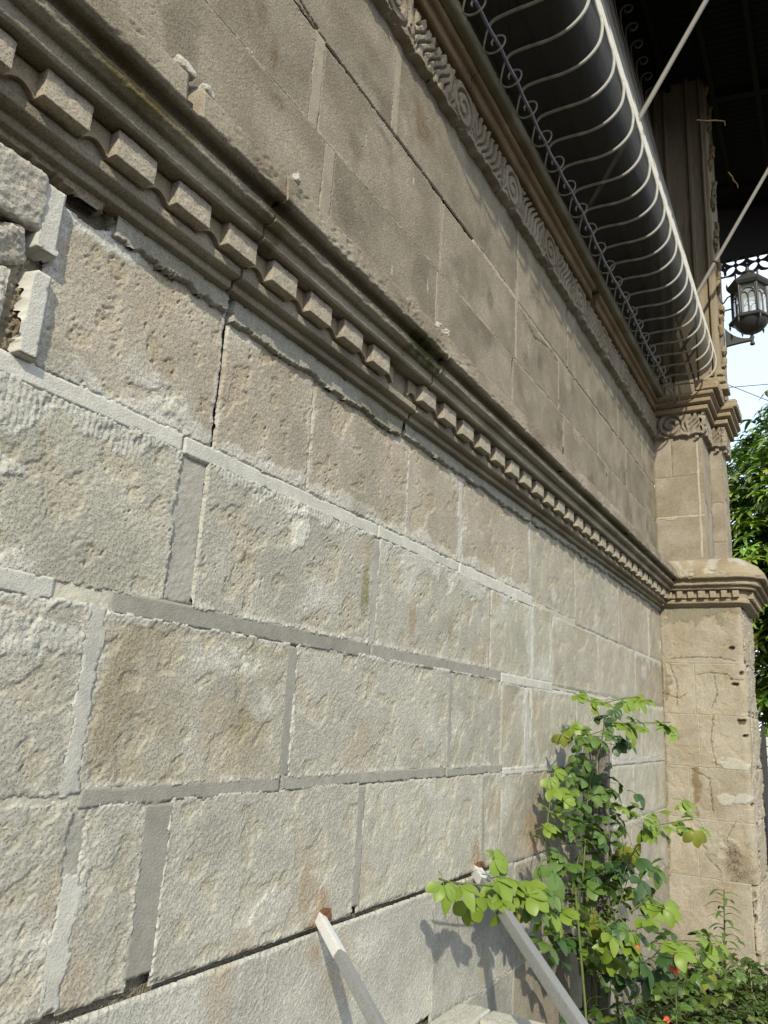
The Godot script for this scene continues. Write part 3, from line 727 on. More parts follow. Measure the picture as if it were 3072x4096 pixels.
func build_pier():
	var w := thing("stone_pier", "stepped stone pier with carved capital closing the far end of the wall", "pier")
	part("pier_core", box(Vector3(0.78, 3.1, 0.62)), M.dark_gap, w, Vector3(PX + 0.04 + 0.40, 1.14, 0.34))
	part("pier_core", box(Vector3(0.82, 2.0, 0.4)), M.dark_gap, w, Vector3(PX + 0.03 + 0.44, 3.7, 0.21))
	part("pier_core", box(Vector3(0.34, 2.0, 0.14)), M.dark_gap, w, Vector3(8.085, 3.7, 0.465))
	var sp := func(x: float, y: float, rx: float, ry: float, c: Color, soft := 0.2, h := 0.0) -> Array: return [x, y, rx, ry, c, soft, h]
	var light := Color(0.435, 0.395, 0.328)
	var ys := [-0.42, 0.34, 0.80, 1.22, 1.66, 2.10, 2.60]
	var cuts := [[0.0, 0.64, 1.1, 1.52], [0.0, 0.25, 0.75, 1.52], [0.0, 0.20, 0.76, 1.52], [0.0, 0.30, 0.82, 1.52], [0.0, 0.28, 0.72, 1.52], [0.0, 0.70, 1.1, 1.52]]
	var holes := [[0.60, 2.24, 0.035, 0.02], [0.665, 2.02, 0.03, 0.02], [0.61, 1.93, 0.045, 0.018], [0.66, 1.62, 0.06, 0.035], [0.78, 2.1, 0.03, 0.05], [0.86, 1.85, 0.03, 0.05], [0.8, 1.6, 0.02, 0.08], [0.95, 1.7, 0.03, 0.03], [0.68, 1.50, 0.05, 0.02], [0.9, 1.45, 0.03, 0.03], [0.72, 1.2, 0.03, 0.10], [0.76, 1.02, 0.03, 0.03], [0.7, 0.95, 0.04, 0.015], [0.74, 0.72, 0.03, 0.015], [0.78, 0.60, 0.02, 0.05], [0.9, 1.1, 0.03, 0.06], [1.05, 2.0, 0.03, 0.03], [1.1, 1.3, 0.03, 0.03]]
	for j in 6:
		for i in 3:
			var a: float = cuts[j][i]
			var b: float = cuts[j][i + 1]
			var o := {"col": light, "col2": Color(0.36, 0.315, 0.245), "amp": 0.004, "grow": 0.002, "pit": 0.35, "bev": 0.004, "depth": 0.005, "rnd": 0.01, "wob": 0.004, "tone": 0.05 * sin(j * 2.0 + i), "chip": 0.01, "off": 0.4 * j}
			var spots := []
			if j == 5 and i == 0: spots = [sp.call(0.32, 2.56, 0.5, 0.13, Color(0.29, 0.265, 0.20), 0.12, 0.003)]
			if j == 4 and i == 0: spots = [sp.call(0.0, 1.9, 0.08, 0.5, Color(0.27, 0.235, 0.17), 0.15, 0.002)]
			if j == 3 and i == 1: spots = [sp.call(0.55, 1.26, 0.20, 0.06, Color(0.47, 0.46, 0.40), 0.1, 0.005)]
			if j == 2 and i == 1: spots = [sp.call(0.55, 0.98, 0.19, 0.05, Color(0.47, 0.46, 0.40), 0.1, 0.005), sp.call(0.25, 1.05, 0.05, 0.2, Color(0.25, 0.19, 0.12), 0.2)]
			if j == 1 and i == 1: spots = [sp.call(0.36, 0.62, 0.24, 0.09, Color(0.40, 0.37, 0.30), 0.08, 0.006), sp.call(0.55, 0.45, 0.16, 0.2, Color(0.15, 0.11, 0.07), 0.4)]
			o["spots"] = spots
			for e in holes:
				spots.append(sp.call(e[0], e[1], maxf(0.022, e[2] * 0.9), maxf(0.018, e[3] * 1.0), Color(0.13, 0.10, 0.07), 0.14, -0.03))
			if CRACKS.has(j * 3 + i): o["cracks"] = CRACKS[j * 3 + i]
			o.merge({"spall": 0.15, "eg": 0.01, "fadec": Color(0.42, 0.385, 0.31)})
			if i == 2 or a > 0.6: o.merge({"amp": 0.034, "pit": 1.6, "chip": 0.11, "depth": 0.03, "wob": 0.012}, true)
			stone(w, "stone_block", 1, a, b, ys[j], ys[j + 1], 0.0065 if b < 0.9 else 0.010, o)
	stone(w, "mortar_joint", 1, 0.0, 0.035, 0.3, 2.6, 0.012, {"col": Color(0.30, 0.265, 0.20), "amp": 0.004, "z": 0.005, "wob": 0.01, "pit": 0.0, "depth": 0.02}, "mortar")
	# lower cornice, running round the rounded corner
	var prof := [Vector2(-0.01, 3.045), Vector2(0.05, 3.02), Vector2(0.15, 2.955), Vector2(0.19, 2.905), Vector2(0.202, 2.87), Vector2(0.205, 2.838), Vector2(0.192, 2.828), Vector2(0.155, 2.826), Vector2(0.155, 2.80), Vector2(0.160, 2.785), Vector2(0.150, 2.775), Vector2(0.120, 2.772), Vector2(0.118, 2.760), Vector2(0.120, 2.748), Vector2(0.112, 2.742), Vector2(0.060, 2.740), Vector2(0.055, 2.668), Vector2(0.060, 2.66), Vector2(0.060, 2.632), Vector2(0.046, 2.624), Vector2(0.0, 2.60)]
	var path := [[Vector2(PX, 0), Vector2(-1, 1)], [Vector2(PX, 0.24), Vector2(-1, 0)], [Vector2(PX, 0.64), Vector2(-1, 0)]]
	path[1] = [Vector2(PX, 0.235), Vector2(-1, 0)]
	for k in range(1, 9):
		var a := PI / 2 * k / 8.0
		path.append([Vector2(PX + R - cos(a) * R, 0.64 + sin(a) * R), Vector2(-cos(a), sin(a))])
	path.append([Vector2(8.3, 0.70), Vector2(0, 1)])
	path.append([Vector2(8.301, 0.70), Vector2(1, 1)])
	path.append([Vector2(8.3, 0.0), Vector2(1, 0)])
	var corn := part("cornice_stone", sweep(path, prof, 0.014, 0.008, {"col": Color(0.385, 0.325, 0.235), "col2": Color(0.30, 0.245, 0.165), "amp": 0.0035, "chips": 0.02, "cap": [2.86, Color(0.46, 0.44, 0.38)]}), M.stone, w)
	var d1 := rough_box(Vector3(0.052, 0.062, 0.07), 0.006, 10, 0.003, 5.0, Color(0.40, 0.335, 0.24))
	var d2 := rough_box(Vector3(0.052, 0.062, 0.085), 0.006, 10, 0.003, 8.0, Color(0.38, 0.32, 0.23))
	var drop_poly := PackedVector2Array()
	for a in 11: drop_poly.append(Vector2(cos(PI + PI * a / 10.0) * 0.03, sin(PI + PI * a / 10.0) * 0.026))
	drop_poly.append(Vector2(0.03, 0.025))
	drop_poly.append(Vector2(-0.03, 0.025))
	var drop := extrude(drop_poly, 0.025)
	for i in 7:
		var z := 0.105 + i * 0.093
		part("dentil", d2 if i % 2 else d1, M.stone, corn, Vector3(PX - 0.062, 2.704, z), Vector3(0, PI / 2, 0)).scale = Vector3(1, 1, 1) if i != 3 else Vector3(1.2, 1, 1)
		if i < 6: part("pendant_drop", drop, M.carving_drop, corn, Vector3(PX - 0.048, 2.70, z + 0.046), Vector3(0, -PI / 2, 0))
	for i in 9:
		part("dentil", d1, M.stone, corn, Vector3(PX + 0.06 + i * 0.095, 2.704, 0.70 + 0.06))
	# upper shaft
	var up := Color(0.385, 0.345, 0.283)
	var up2 := Color(0.30, 0.257, 0.195)
	var k := 0
	for e in [[2, 0.0, 0.16, 3.86, 4.28], [2, 0.165, 0.44, 3.86, 4.28], [2, 0.0, 0.44, 3.46, 3.855], [2, 0.0, 0.44, 3.01, 3.455], [3, PX, 7.88, 3.6, 4.28], [3, PX, 7.88, 3.01, 3.595], [4, 0.44, 0.56, 3.7, 4.28], [4, 0.44, 0.56, 3.3, 3.695], [4, 0.44, 0.56, 3.01, 3.295], [5, 7.88, 8.3, 3.75, 4.28], [5, 7.88, 8.3, 3.01, 3.745]]:
		k += 1
		var o := {"col": up, "col2": up2, "grow": 0.002, "amp": 0.003, "pit": 0.4, "bev": 0.004, "depth": 0.005, "rnd": 0.006, "wob": 0.004, "off": 0.5 * k, "tone": 0.05 * sin(k * 1.3)}
		if e[0] == 5: o.merge({"amp": 0.012, "pit": 1.5, "wob": 0.012, "chip": 0.04}, true)
		if k == 2: o["spots"] = [sp.call(0.165, 4.15, 0.035, 0.09, Color(0.26, 0.25, 0.21), 0.1, 0.003)]
		stone(w, "stone_block", e[0], e[1], e[2], e[3], e[4], 0.011, o)
	stone(w, "mortar_joint", 2, 0.375, 0.41, 3.05, 4.2, 0.011, {"col": Color(0.40, 0.37, 0.30), "amp": 0.002, "pit": 0.0, "z": 0.003, "depth": 0.012, "wob": 0.004}, "mortar")
	stone(w, "mortar_joint", 2, 0.0, 0.44, 3.435, 3.475, 0.011, {"col": Color(0.39, 0.35, 0.27), "amp": 0.002, "pit": 0.0, "z": 0.002, "depth": 0.012, "wob": 0.006}, "mortar")
	# capital: carved frieze and stepped mouldings following the jogs
	part("frieze_panel", frieze_mesh(2, 0.0, 0.44, 0.0, 0.008), M.carving, w)
	part("frieze_panel", frieze_mesh(3, PX - 0.046, 7.88, 0.0, 0.010), M.carving, w)
	part("frieze_panel", frieze_mesh(4, 0.44, 0.606, 0.0, 0.010), M.carving, w)
	part("frieze_panel", frieze_mesh(5, 7.834, 8.3, 0.0, 0.010), M.carving, w)
	var plan := [[Vector2(PX, 0), Vector2(-1, 0)], [Vector2(PX, 0.439), Vector2(-1, 0)], [Vector2(PX, 0.44), Vector2(-1, 1)], [Vector2(PX + 0.001, 0.44), Vector2(-1, 1)], [Vector2(7.879, 0.44), Vector2(-1, 1)], [Vector2(7.88, 0.44), Vector2(-1, 1)], [Vector2(7.88, 0.56), Vector2(-1, 1)], [Vector2(8.3, 0.56), Vector2(1, 1)], [Vector2(8.3, 0.0), Vector2(1, 0)]]
	plan.remove_at(1)
	for lay in [[[Vector2(0, 4.532), Vector2(0.072, 4.532), Vector2(0.078, 4.525), Vector2(0.078, 4.485), Vector2(0.055, 4.475), Vector2(0.0, 4.47)], 0.0], [[Vector2(0, 4.588), Vector2(0.108, 4.588), Vector2(0.112, 4.58), Vector2(0.112, 4.550), Vector2(0.085, 4.536), Vector2(0.0, 4.533)], 0.0], [[Vector2(-0.02, 4.650), Vector2(0.135, 4.645), Vector2(0.14, 4.636), Vector2(0.138, 4.612), Vector2(0.12, 4.60), Vector2(0.115, 4.590), Vector2(0.0, 4.589)], 0.0]]:
		part("moulding", sweep(plan, lay[0], 0.02, 0.008, {"col": Color(0.37, 0.30, 0.205), "col2": Color(0.28, 0.215, 0.14), "amp": 0.002}), M.stone, w)
	part("pedestal_block", rough_box(Vector3(0.50, 0.11, 0.21), 0.014, 22, 0.006, 2.0, Color(0.36, 0.29, 0.20)), M.stone, w, Vector3(7.53, 4.71, 0.52))
	part("pedestal_block", rough_box(Vector3(0.50, 0.09, 0.26), 0.02, 22, 0.007, 6.0, Color(0.38, 0.33, 0.25)), M.stone, w, Vector3(8.07, 4.70, 0.60))
	# the shaft that goes on up under the roof
	part("upper_shaft", rough_box(Vector3(0.62, 3.9, 0.63), 0.02, 40, 0.012, 1.0, Color(0.33, 0.275, 0.20)), M.stone, w, Vector3(7.95, 6.66, 0.305))
	for e in [[0.10, 0.04], [0.20, 0.03], [0.44, 0.04], [0.57, 0.025]]:
		part("shaft_moulding", rough_box(Vector3(0.05, 3.8, e[1]), 0.01, 24, 0.005, e[0] * 7.0, Color(0.30, 0.24, 0.16)), M.stone, w, Vector3(7.63, 6.65, e[0]))
	for i in 22:
		var y := 4.95 + i * 0.165
		part("carved_leaf", rough_box(Vector3(0.13, 0.12, 0.06), 0.03, 8, 0.018, float(i), Color(0.30, 0.24, 0.16)), M.stone, w, Vector3(7.72 + 0.18 * (i % 3) * 0.5, y, 0.625), Vector3(0.2 * sin(i), 0.3, 0.6 * cos(i * 1.7)))
	for i in 3:
		part("step_block", rough_box(Vector3(0.2, 0.06, 0.12), 0.012, 10, 0.006, i * 2.0, Color(0.38, 0.33, 0.24)), M.stone, w, Vector3(7.72, 4.80 + 0.08 * i, 0.62 - 0.02 * i))

# ---------------------------------------------------------------- iron grille, upper wall, roof
func spiral(c: Vector2, r0: float, r1: float, a0: float, a1: float, n: int) -> Array:
	var out := []
	for i in n + 1:
		var t := float(i) / n
		out.append(c + Vector2(cos(lerpf(a0, a1, t)), sin(lerpf(a0, a1, t))) * lerpf(r0, r1, t))
	return out

func build_grille():
	var w := thing("window_grille", "pot-bellied wrought iron window grille of curled bars over the wall", "grille")
	# one bar in its own plane: (z, y)
	var pts := spiral(Vector2(0.232, 4.600), 0.020, 0.066, deg_to_rad(200), deg_to_rad(-170), 20)
	pts.append_array([Vector2(0.176, 4.655), Vector2(0.192, 4.712), Vector2(0.225, 4.742), Vector2(0.315, 4.744), Vector2(0.416, 4.736), Vector2(0.505, 4.752), Vector2(0.572, 4.798), Vector2(0.608, 4.856), Vector2(0.620, 4.933), Vector2(0.615, 4.993), Vector2(0.597, 5.083), Vector2(0.575, 5.2), Vector2(0.475, 5.7), Vector2(0.36, 6.3), Vector2(0.25, 6.9), Vector2(0.15, 7.5), Vector2(0.075, 8.05)])
	pts.append_array(spiral(Vector2(0.135, 8.22), 0.07, 0.02, deg_to_rad(200), deg_to_rad(-200), 20))
	var curve := Curve2D.new()
	for p in pts: curve.add_point(p)
	var sm := []
	for i in pts.size():
		var a: Vector2 = pts[maxi(i - 1, 0)]
		var b: Vector2 = pts[i]
		var c: Vector2 = pts[mini(i + 1, pts.size() - 1)]
		var d: Vector2 = pts[mini(i + 2, pts.size() - 1)]
		for k in 3:
			var q := b.cubic_interpolate(c, a, d, k / 3.0)
			sm.append(Vector3(0, q.y, q.x))
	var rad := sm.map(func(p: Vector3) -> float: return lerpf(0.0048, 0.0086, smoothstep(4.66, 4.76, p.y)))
	var tint := func(p: Vector3) -> Color:  # shade on scrolls and upper bars put into the colour, with patchy wear
		var shade_and_wear := clampf(smoothstep(4.80, 4.70, p.y) * 0.75 + 0.5 * n_mid.get_noise_3dv(p) + smoothstep(5.6, 6.6, p.y) * 0.5, 0.0, 0.95)
		return Color(1, 1, 1).lerp(Color(0.42, 0.36, 0.27), shade_and_wear)
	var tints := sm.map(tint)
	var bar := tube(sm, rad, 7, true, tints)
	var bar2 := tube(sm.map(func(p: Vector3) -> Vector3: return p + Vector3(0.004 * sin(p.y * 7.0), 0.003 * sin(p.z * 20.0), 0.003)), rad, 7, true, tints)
	for k in 24:
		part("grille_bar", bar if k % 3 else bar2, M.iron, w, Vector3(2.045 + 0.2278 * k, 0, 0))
	for e in [[5.42, 0.522], [6.5, 0.312], [7.6, 0.125]]:
		part("cross_rail", rough_box(Vector3(5.6, 0.03, 0.008), 0.003, 12, 0.0, 0.0, Color.WHITE), M.iron, w, Vector3(4.62, e[0], e[1]))
	# fine insect screen hung just inside the bars
	var v := PackedVector3Array()
	var prof := resample([Vector2(0.12, 4.762), Vector2(0.416, 4.765), Vector2(0.50, 4.785), Vector2(0.555, 4.825), Vector2(0.586, 4.88), Vector2(0.594, 4.94), Vector2(0.588, 5.0), Vector2(0.57, 5.09), Vector2(0.485, 5.55), Vector2(0.335, 6.28), Vector2(0.12, 7.5)], 0.04)
	for p in prof:
		for i in 40:
			var x := lerpf(1.9, 7.26, i / 39.0)
			v.append(Vector3(x, p.y + 0.004 * n_mask.get_noise_2d(x, p.y * 2.0), p.x - 0.006 + 0.008 * n_mask.get_noise_2d(x * 0.6, p.y)))
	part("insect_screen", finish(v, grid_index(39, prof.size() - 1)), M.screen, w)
	var rope := []
	for i in 110:
		var x := 1.7 + 0.052 * i
		rope.append(Vector3(x, 4.575 - 0.014 * absf(sin((x - 2.045) * PI / 0.2278)), 0.246 + 0.006 * sin(x * 5.0)))
	tag(alone("light_rope", tube(rope, 0.0085, 6), M.rope), "thin bluish rope light threaded through the grille's lower scrolls", "rope light")

func build_upper():
	var w := thing("wooden_upper_wall", "dark wooden boarded wall behind the iron grille under the roof", "wall")
	for i in 22:
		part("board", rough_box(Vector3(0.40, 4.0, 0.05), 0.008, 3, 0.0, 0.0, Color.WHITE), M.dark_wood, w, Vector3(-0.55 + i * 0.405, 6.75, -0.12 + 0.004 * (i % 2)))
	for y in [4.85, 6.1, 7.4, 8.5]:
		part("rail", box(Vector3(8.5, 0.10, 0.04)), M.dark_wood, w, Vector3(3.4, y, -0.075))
	var r := thing("roof", "dark corrugated iron roof jutting out far above the grille", "roof")
	# corrugated sheets side by side, each a piece of its own
	for s in 13:
		var v := PackedVector3Array()
		for j in 6:
			for i in 97:
				var x := -1.6 + s * 0.93 + i * 0.96 / 96.0
				var z := lerpf(-0.4, 2.15, j / 5.0)
				v.append(Vector3(x, 8.62 - 0.17 * z + 0.018 * cos(x * TAU / 0.08 / 1.0) + 0.003 * (s % 2), z))
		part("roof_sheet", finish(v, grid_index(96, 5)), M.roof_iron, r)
	for i in 5:
		part("purlin", box(Vector3(12.2, 0.07, 0.05)), M.beam, r, Vector3(4.5, 8.50 - 0.085 * i + 0.0, 0.25 + i * 0.44))
	part("eave_board", box(Vector3(12.2, 0.16, 0.03)), M.beam, r, Vector3(4.5, 8.20, 2.16))
	for i in 7:
		var o := part("rafter", box(Vector3(0.08, 0.10, 2.5)), M.beam, r, Vector3(-0.6 + i * 1.7, 8.40, 0.9), Vector3(0.168, 0, 0))
	# end frame of the gallery with its fretwork
	part("end_board", box(Vector3(0.06, 1.06, 2.5)), M.beam, r, Vector3(10.05, 8.17, 0.95))
	var f := thing("fretwork_valance", "pierced dark fretwork valance of petal shapes hanging behind the lantern", "valance")
	for i in 8:
		var cz := 0.10 + i * 0.27
		part("fret_panel", fret_panel(), M.beam, f, Vector3(10.0, 7.52, cz), Vector3(0, -PI / 2, 0))

var _fret: ArrayMesh
func fret_panel() -> ArrayMesh:
	if _fret: return _fret
	var st := SurfaceTool.new()
	st.begin(Mesh.PRIMITIVE_TRIANGLES)
	var add := func(poly: PackedVector2Array): st.append_from(extrude(poly, 0.02), 0, Transform3D())
	# ribbons: a ring round each of four petals, and a small trefoil between, made of thick outlines
	for q in 4:
		var ang := PI / 4 + q * PI / 2
		for side in [-1.0, 1.0]:
			var p := PackedVector2Array()
			var n := 10
			for k in n + 1: p.append(Vector2(0.0 + 0.20 * k / n, side * 0.042 * sin(PI * clampf(float(k) / n, 0, 1)) ).rotated(ang))
			for k in range(n, -1, -1): p.append(Vector2(0.0 + 0.20 * k / n, side * (0.042 * sin(PI * float(k) / n) + 0.010 + 0.036 * sin(PI * float(k) / n))).rotated(ang))
			add.call(p)
	add.call(PackedVector2Array([Vector2(-0.135, 0.105), Vector2(0.135, 0.105), Vector2(0.135, 0.16), Vector2(-0.135, 0.16)]))
	var disc := PackedVector2Array()
	for k in 12: disc.append(Vector2(0.03, 0).rotated(TAU * k / 12))
	add.call(disc)
	_fret = st.commit()
	return _fret

# ---------------------------------------------------------------- rods, lantern, poles and other things
func build_rods():
	var near := thing("tie_rod", "pale iron tie rod crossing the near dark roof, upper left of the two", "rod", Vector3.ZERO, "tie rods holding up the roof")
	var far := thing("tie_rod", "pale iron tie rod with a wire ring, lower right beside the pier", "rod", Vector3.ZERO, "tie rods holding up the roof")
	for e in [[near, 4.6], [far, 7.08]]:
		var a := Vector3(e[1], 4.74, 0.02)
		var b := Vector3(e[1], 8.22, 2.10)
		part("rod", tube([a, a.lerp(b, 0.5), b], 0.017, 9), M.rod, e[0])
		var c := a.lerp(b, 0.318)
		if e[0] == far: part("wire_ring", tube([c, c + (b - a).normalized() * 0.018], 0.024, 9), M.rust, e[0])
		part("anchor_plate", rough_box(Vector3(0.08, 0.08, 0.02), 0.005, 4, 0, 0, Color.WHITE), M.rod, e[0], a)

func build_lantern():
	var w := thing("wall_lantern", "dark bronze six-sided lantern with arched panes on a curved bracket", "lantern", Vector3(8.2, 5.5, 0.885))
	var hex := PI / 6
	part("finial", lathe([Vector2(0.0, -0.03), Vector2(0.022, -0.028), Vector2(0.026, -0.012), Vector2(0.017, 0.0), Vector2(0.014, 0.03), Vector2(0.022, 0.05), Vector2(0.026, 0.056), Vector2(0.018, 0.06), Vector2(0.016, 0.085), Vector2(0.036, 0.10), Vector2(0.038, 0.112), Vector2(0.0, 0.115)], 16), M.bronze, w)
	part("bowl", lathe([Vector2(0.03, 0.108), Vector2(0.07, 0.118), Vector2(0.115, 0.145), Vector2(0.15, 0.185), Vector2(0.17, 0.225), Vector2(0.175, 0.25)], 24), M.bronze, w)
	part("rim", lathe([Vector2(0.175, 0.225), Vector2(0.215, 0.235), Vector2(0.22, 0.25), Vector2(0.212, 0.265), Vector2(0.175, 0.272), Vector2(0.17, 0.29), Vector2(0.0, 0.292)], 6, true, hex), M.bronze, w)
	part("cornice", lathe([Vector2(0.165, 0.605), Vector2(0.195, 0.625), Vector2(0.215, 0.655), Vector2(0.22, 0.675), Vector2(0.19, 0.685), Vector2(0.155, 0.69)], 6, true, hex), M.bronze, w)
	part("dome", lathe([Vector2(0.17, 0.683), Vector2(0.15, 0.72), Vector2(0.11, 0.755), Vector2(0.065, 0.772), Vector2(0.055, 0.776), Vector2(0.055, 0.80), Vector2(0.07, 0.805), Vector2(0.07, 0.818), Vector2(0.022, 0.825), Vector2(0.016, 0.84), Vector2(0.024, 0.86), Vector2(0.016, 0.885), Vector2(0.004, 0.91), Vector2(0.0, 0.911)], 18), M.bronze, w)
	for k in 6:
		var a := TAU * k / 6 + hex
		var p := Vector3(cos(a), 0, -sin(a))
		part("corner_post", tube([p * 0.17 + Vector3(0, 0.285, 0), p * 0.17 + Vector3(0, 0.615, 0)], 0.013, 6), M.bronze, w)
		var spike := lathe([Vector2(0.0, -0.01), Vector2(0.010, -0.005), Vector2(0.007, 0.005), Vector2(0.012, 0.022), Vector2(0.006, 0.05), Vector2(0.0, 0.065)], 8)
		part("spike", spike, M.bronze, w, p * 0.212 + Vector3(0, 0.675, 0))
		part("spike", spike, M.bronze, w, p * 0.205 + Vector3(0, 0.228, 0), Vector3(PI, 0, 0))
		var a2 := TAU * (k + 0.5) / 6 + hex
		var n := Vector3(cos(a2), 0, -sin(a2))
		var turn := Vector3(0, a2 + PI / 2, 0)
		part("pane", box(Vector3(0.15, 0.33, 0.004)), M.glass, w, n * 0.140 + Vector3(0, 0.45, 0), turn)
		var t := part("tracery", tracery(), M.bronze, w, n * 0.147 + Vector3(0, 0.285, 0), turn)
	var arm := PackedVector2Array()
	for i in 13:
		var q := i / 12.0
		arm.append(Vector2(-0.255 + 0.27 * q, 0.16 * pow(1.0 - q, 2.6) + 0.045))
	for i in range(12, -1, -1):
		var q := i / 12.0
		arm.append(Vector2(-0.255 + 0.27 * q, -0.02 * pow(1.0 - q, 2.0) + 0.018))
	var b := part("bracket", extrude(arm, 0.04), M.bronze, w, Vector3(0.02, 0, 0), Vector3(0, -PI / 2, 0))
	part("scroll_arm", tube([Vector3(0, 0.40, -0.28), Vector3(0, 0.425, -0.24), Vector3(0, 0.43, -0.17)], 0.01, 6), M.bronze, w)
	part("scroll_arm", tube([Vector3(0, 0.50, -0.28), Vector3(0, 0.52, -0.25), Vector3(0, 0.575, -0.21), Vector3(0, 0.59, -0.17)], 0.009, 6), M.bronze, w)
	part("wall_plate", rough_box(Vector3(0.14, 0.42, 0.02), 0.006, 6, 0, 0, Color.WHITE), M.bronze, w, Vector3(0, 0.26, -0.30))

var _tracery: ArrayMesh
func tracery() -> ArrayMesh:
	if _tracery: return _tracery
	var st := SurfaceTool.new()
	st.begin(Mesh.PRIMITIVE_TRIANGLES)
	var strip := func(pts: Array, r: float): st.append_from(tube(pts, r, 5), 0, Transform3D())
	for c in [[-0.037, 0.034, 0.19, 0.05], [0.037, 0.034, 0.19, 0.05], [0.0, 0.072, 0.20, 0.085]]:
		var l := []
		for i in 9:
			var t := i / 8.0
			l.append(Vector3(c[0] - c[1] * cos(t * PI / 2), c[2] + c[3] * sin(t * PI / 2), 0))
		var rr := []
		for i in 9:
			var t := i / 8.0
			rr.append(Vector3(c[0] + c[1] * cos(t * PI / 2), c[2] + c[3] * sin(t * PI / 2), 0))
		strip.call(l, 0.0055)
		strip.call(rr, 0.0055)
	strip.call([Vector3(0, 0, 0), Vector3(0, 0.2, 0)], 0.007)
	for x in [-0.07, 0.07]: strip.call([Vector3(x, 0, 0), Vector3(x, 0.33, 0)], 0.006)
	for i in 9:
		for j in 3:
			var x := -0.066 + 0.0165 * i
			var y := 0.29 + 0.015 * j
			if y > 0.20 + 0.09 * sqrt(maxf(0.0, 1.0 - pow(x / 0.075, 2.0))) + 0.006:
				strip.call([Vector3(x - 0.007, y, 0), Vector3(x, y + 0.008, 0), Vector3(x + 0.007, y, 0), Vector3(x, y - 0.008, 0), Vector3(x - 0.007, y, 0)], 0.0022)
	_tracery = st.commit()
	return _tracery

func build_poles():
	var n := thing("steel_brace", "square silver steel brace with flaking white end, nearer and lower, in rusty stain", "brace", Vector3.ZERO, "steel braces set into the wall")
	var f := thing("steel_brace", "square silver steel brace crossed by vine leaves at the concrete box", "brace", Vector3.ZERO, "steel braces set into the wall")
	for e in [[n, Vector3(2.128, 0.908, -0.02), Vector3(1.36, 0.672, 0.91), 0.029, 0.55], [f, Vector3(3.306, 0.889, -0.02), Vector3(2.23, 0.56, 0.92), 0.041, 0.3]]:
		var a: Vector3 = e[1]
		var b: Vector3 = e[2]
		bar_between("tube", a, b, e[3], M.steel, e[0], e[4])
		bar_between("flaking_end", a.lerp(b, 0.015), a.lerp(b, 0.20 if e[0] == n else 0.10), e[3] * 1.06, M.white, e[0], e[4])
		part("rusty_socket", rough_box(Vector3(e[3] * 1.5, e[3] * 1.4, 0.03), 0.008, 10, 0.006, e[3] * 90.0, Color(0.16, 0.085, 0.045)), M.stone, e[0], Vector3(a.x, a.y, 0.0))
		bar_between("leg", b, Vector3(b.x + 0.001, -0.36, b.z + 0.001), e[3], M.steel, e[0], 0.0)

func build_box():
	var w := thing("concrete_box", "low pale concrete box with a sunken lid against the wall foot", "concrete box")
	var c := Color(0.50, 0.49, 0.43)
	for e in [[Vector3(2.68, 0.030, 0.075), Vector3(0.90, 0.81, 0.13)], [Vector3(3.065, 0.028, 0.52), Vector3(0.135, 0.81, 0.75)], [Vector3(2.295, 0.028, 0.52), Vector3(0.135, 0.81, 0.75)], [Vector3(2.68, 0.029, 0.94), Vector3(0.90, 0.81, 0.12)]]:
		part("rim", rough_box(e[1], 0.010, 44, 0.0022, e[0].x, c), M.stone, w, e[0])
	part("lid", rough_box(Vector3(0.63, 0.05, 0.72), 0.01, 26, 0.004, 4.0, Color(0.19, 0.18, 0.16)), M.stone, w, Vector3(2.68, 0.372, 0.51))
	for i in 5:
		var st := part("paint_stroke", rough_box(Vector3(0.05 - 0.006 * i, 0.004, 0.011), 0.0015, 4, 0.002, float(i), Color(0.6, 0.5, 0.03)), M.carving, w, Vector3(2.90 + 0.018 * i, 0.400, 0.27 + 0.035 * i), Vector3(0, 1.1 + 0.4 * sin(i * 2.0), 0))

func build_plank():
	var w := thing("wooden_post", "grey weathered split wooden post standing behind the vine", "post", Vector3(4.62, -0.36, 0.15))
	for e in [[-0.05, 0.05, 1.78], [-0.008, 0.032, 1.81], [0.036, 0.052, 1.75]]:
		part("split_plank", rough_box(Vector3(0.05, e[2], e[1]), 0.006, 30, 0.006, e[0] * 50.0, Color.WHITE), M.old_wood, w, Vector3(0.004 * e[0] * 50.0, e[2] / 2, e[0]), Vector3(0.015, 0, 0))

# ---------------------------------------------------------------- plants
func leaflet(st: SurfaceTool, base: Vector3, dir: Vector3, up: Vector3, l: float, wd: float, droop: float, fold: float, shape := 0.85):
	var side := dir.cross(up).normalized()
	var n := 6
	var tone := rng.randf_range(0.82, 1.15)
	var old := rng.randf() < 0.14
	var prev := []
	for i in n + 1:
		var t := float(i) / n
		var prof := pow(sin(PI * clampf(pow(t, shape) * 0.94 + 0.03, 0, 1)), 0.7)
		var c := base + dir * l * t + up * (0.04 * l * sin(t * PI) - droop * l * t * t)
		var hw := wd * prof
		var row := [c - side * hw + up * fold * hw, c, c + side * hw + up * fold * hw]
		if i > 0:
			for k in 2:
				var a: Vector3 = prev[k]
				var b: Vector3 = prev[k + 1]
				var d: Vector3 = row[k]
				var e: Vector3 = row[k + 1]
				for p in [[a, prev, k], [e, row, k + 1], [b, prev, k + 1], [a, prev, k], [d, row, k], [e, row, k + 1]]:
					var shade := tone * (1.18 if p[2] == 1 else 0.96)
					var tc := Color(shade * (0.94 + 0.12 * t), shade, shade * 0.95)
					if old and i > n - 2 and p[2] != 1: tc = Color(1.9, 0.95, 0.6)
					st.set_color(tc)
					st.add_vertex(p[0])
		prev = row

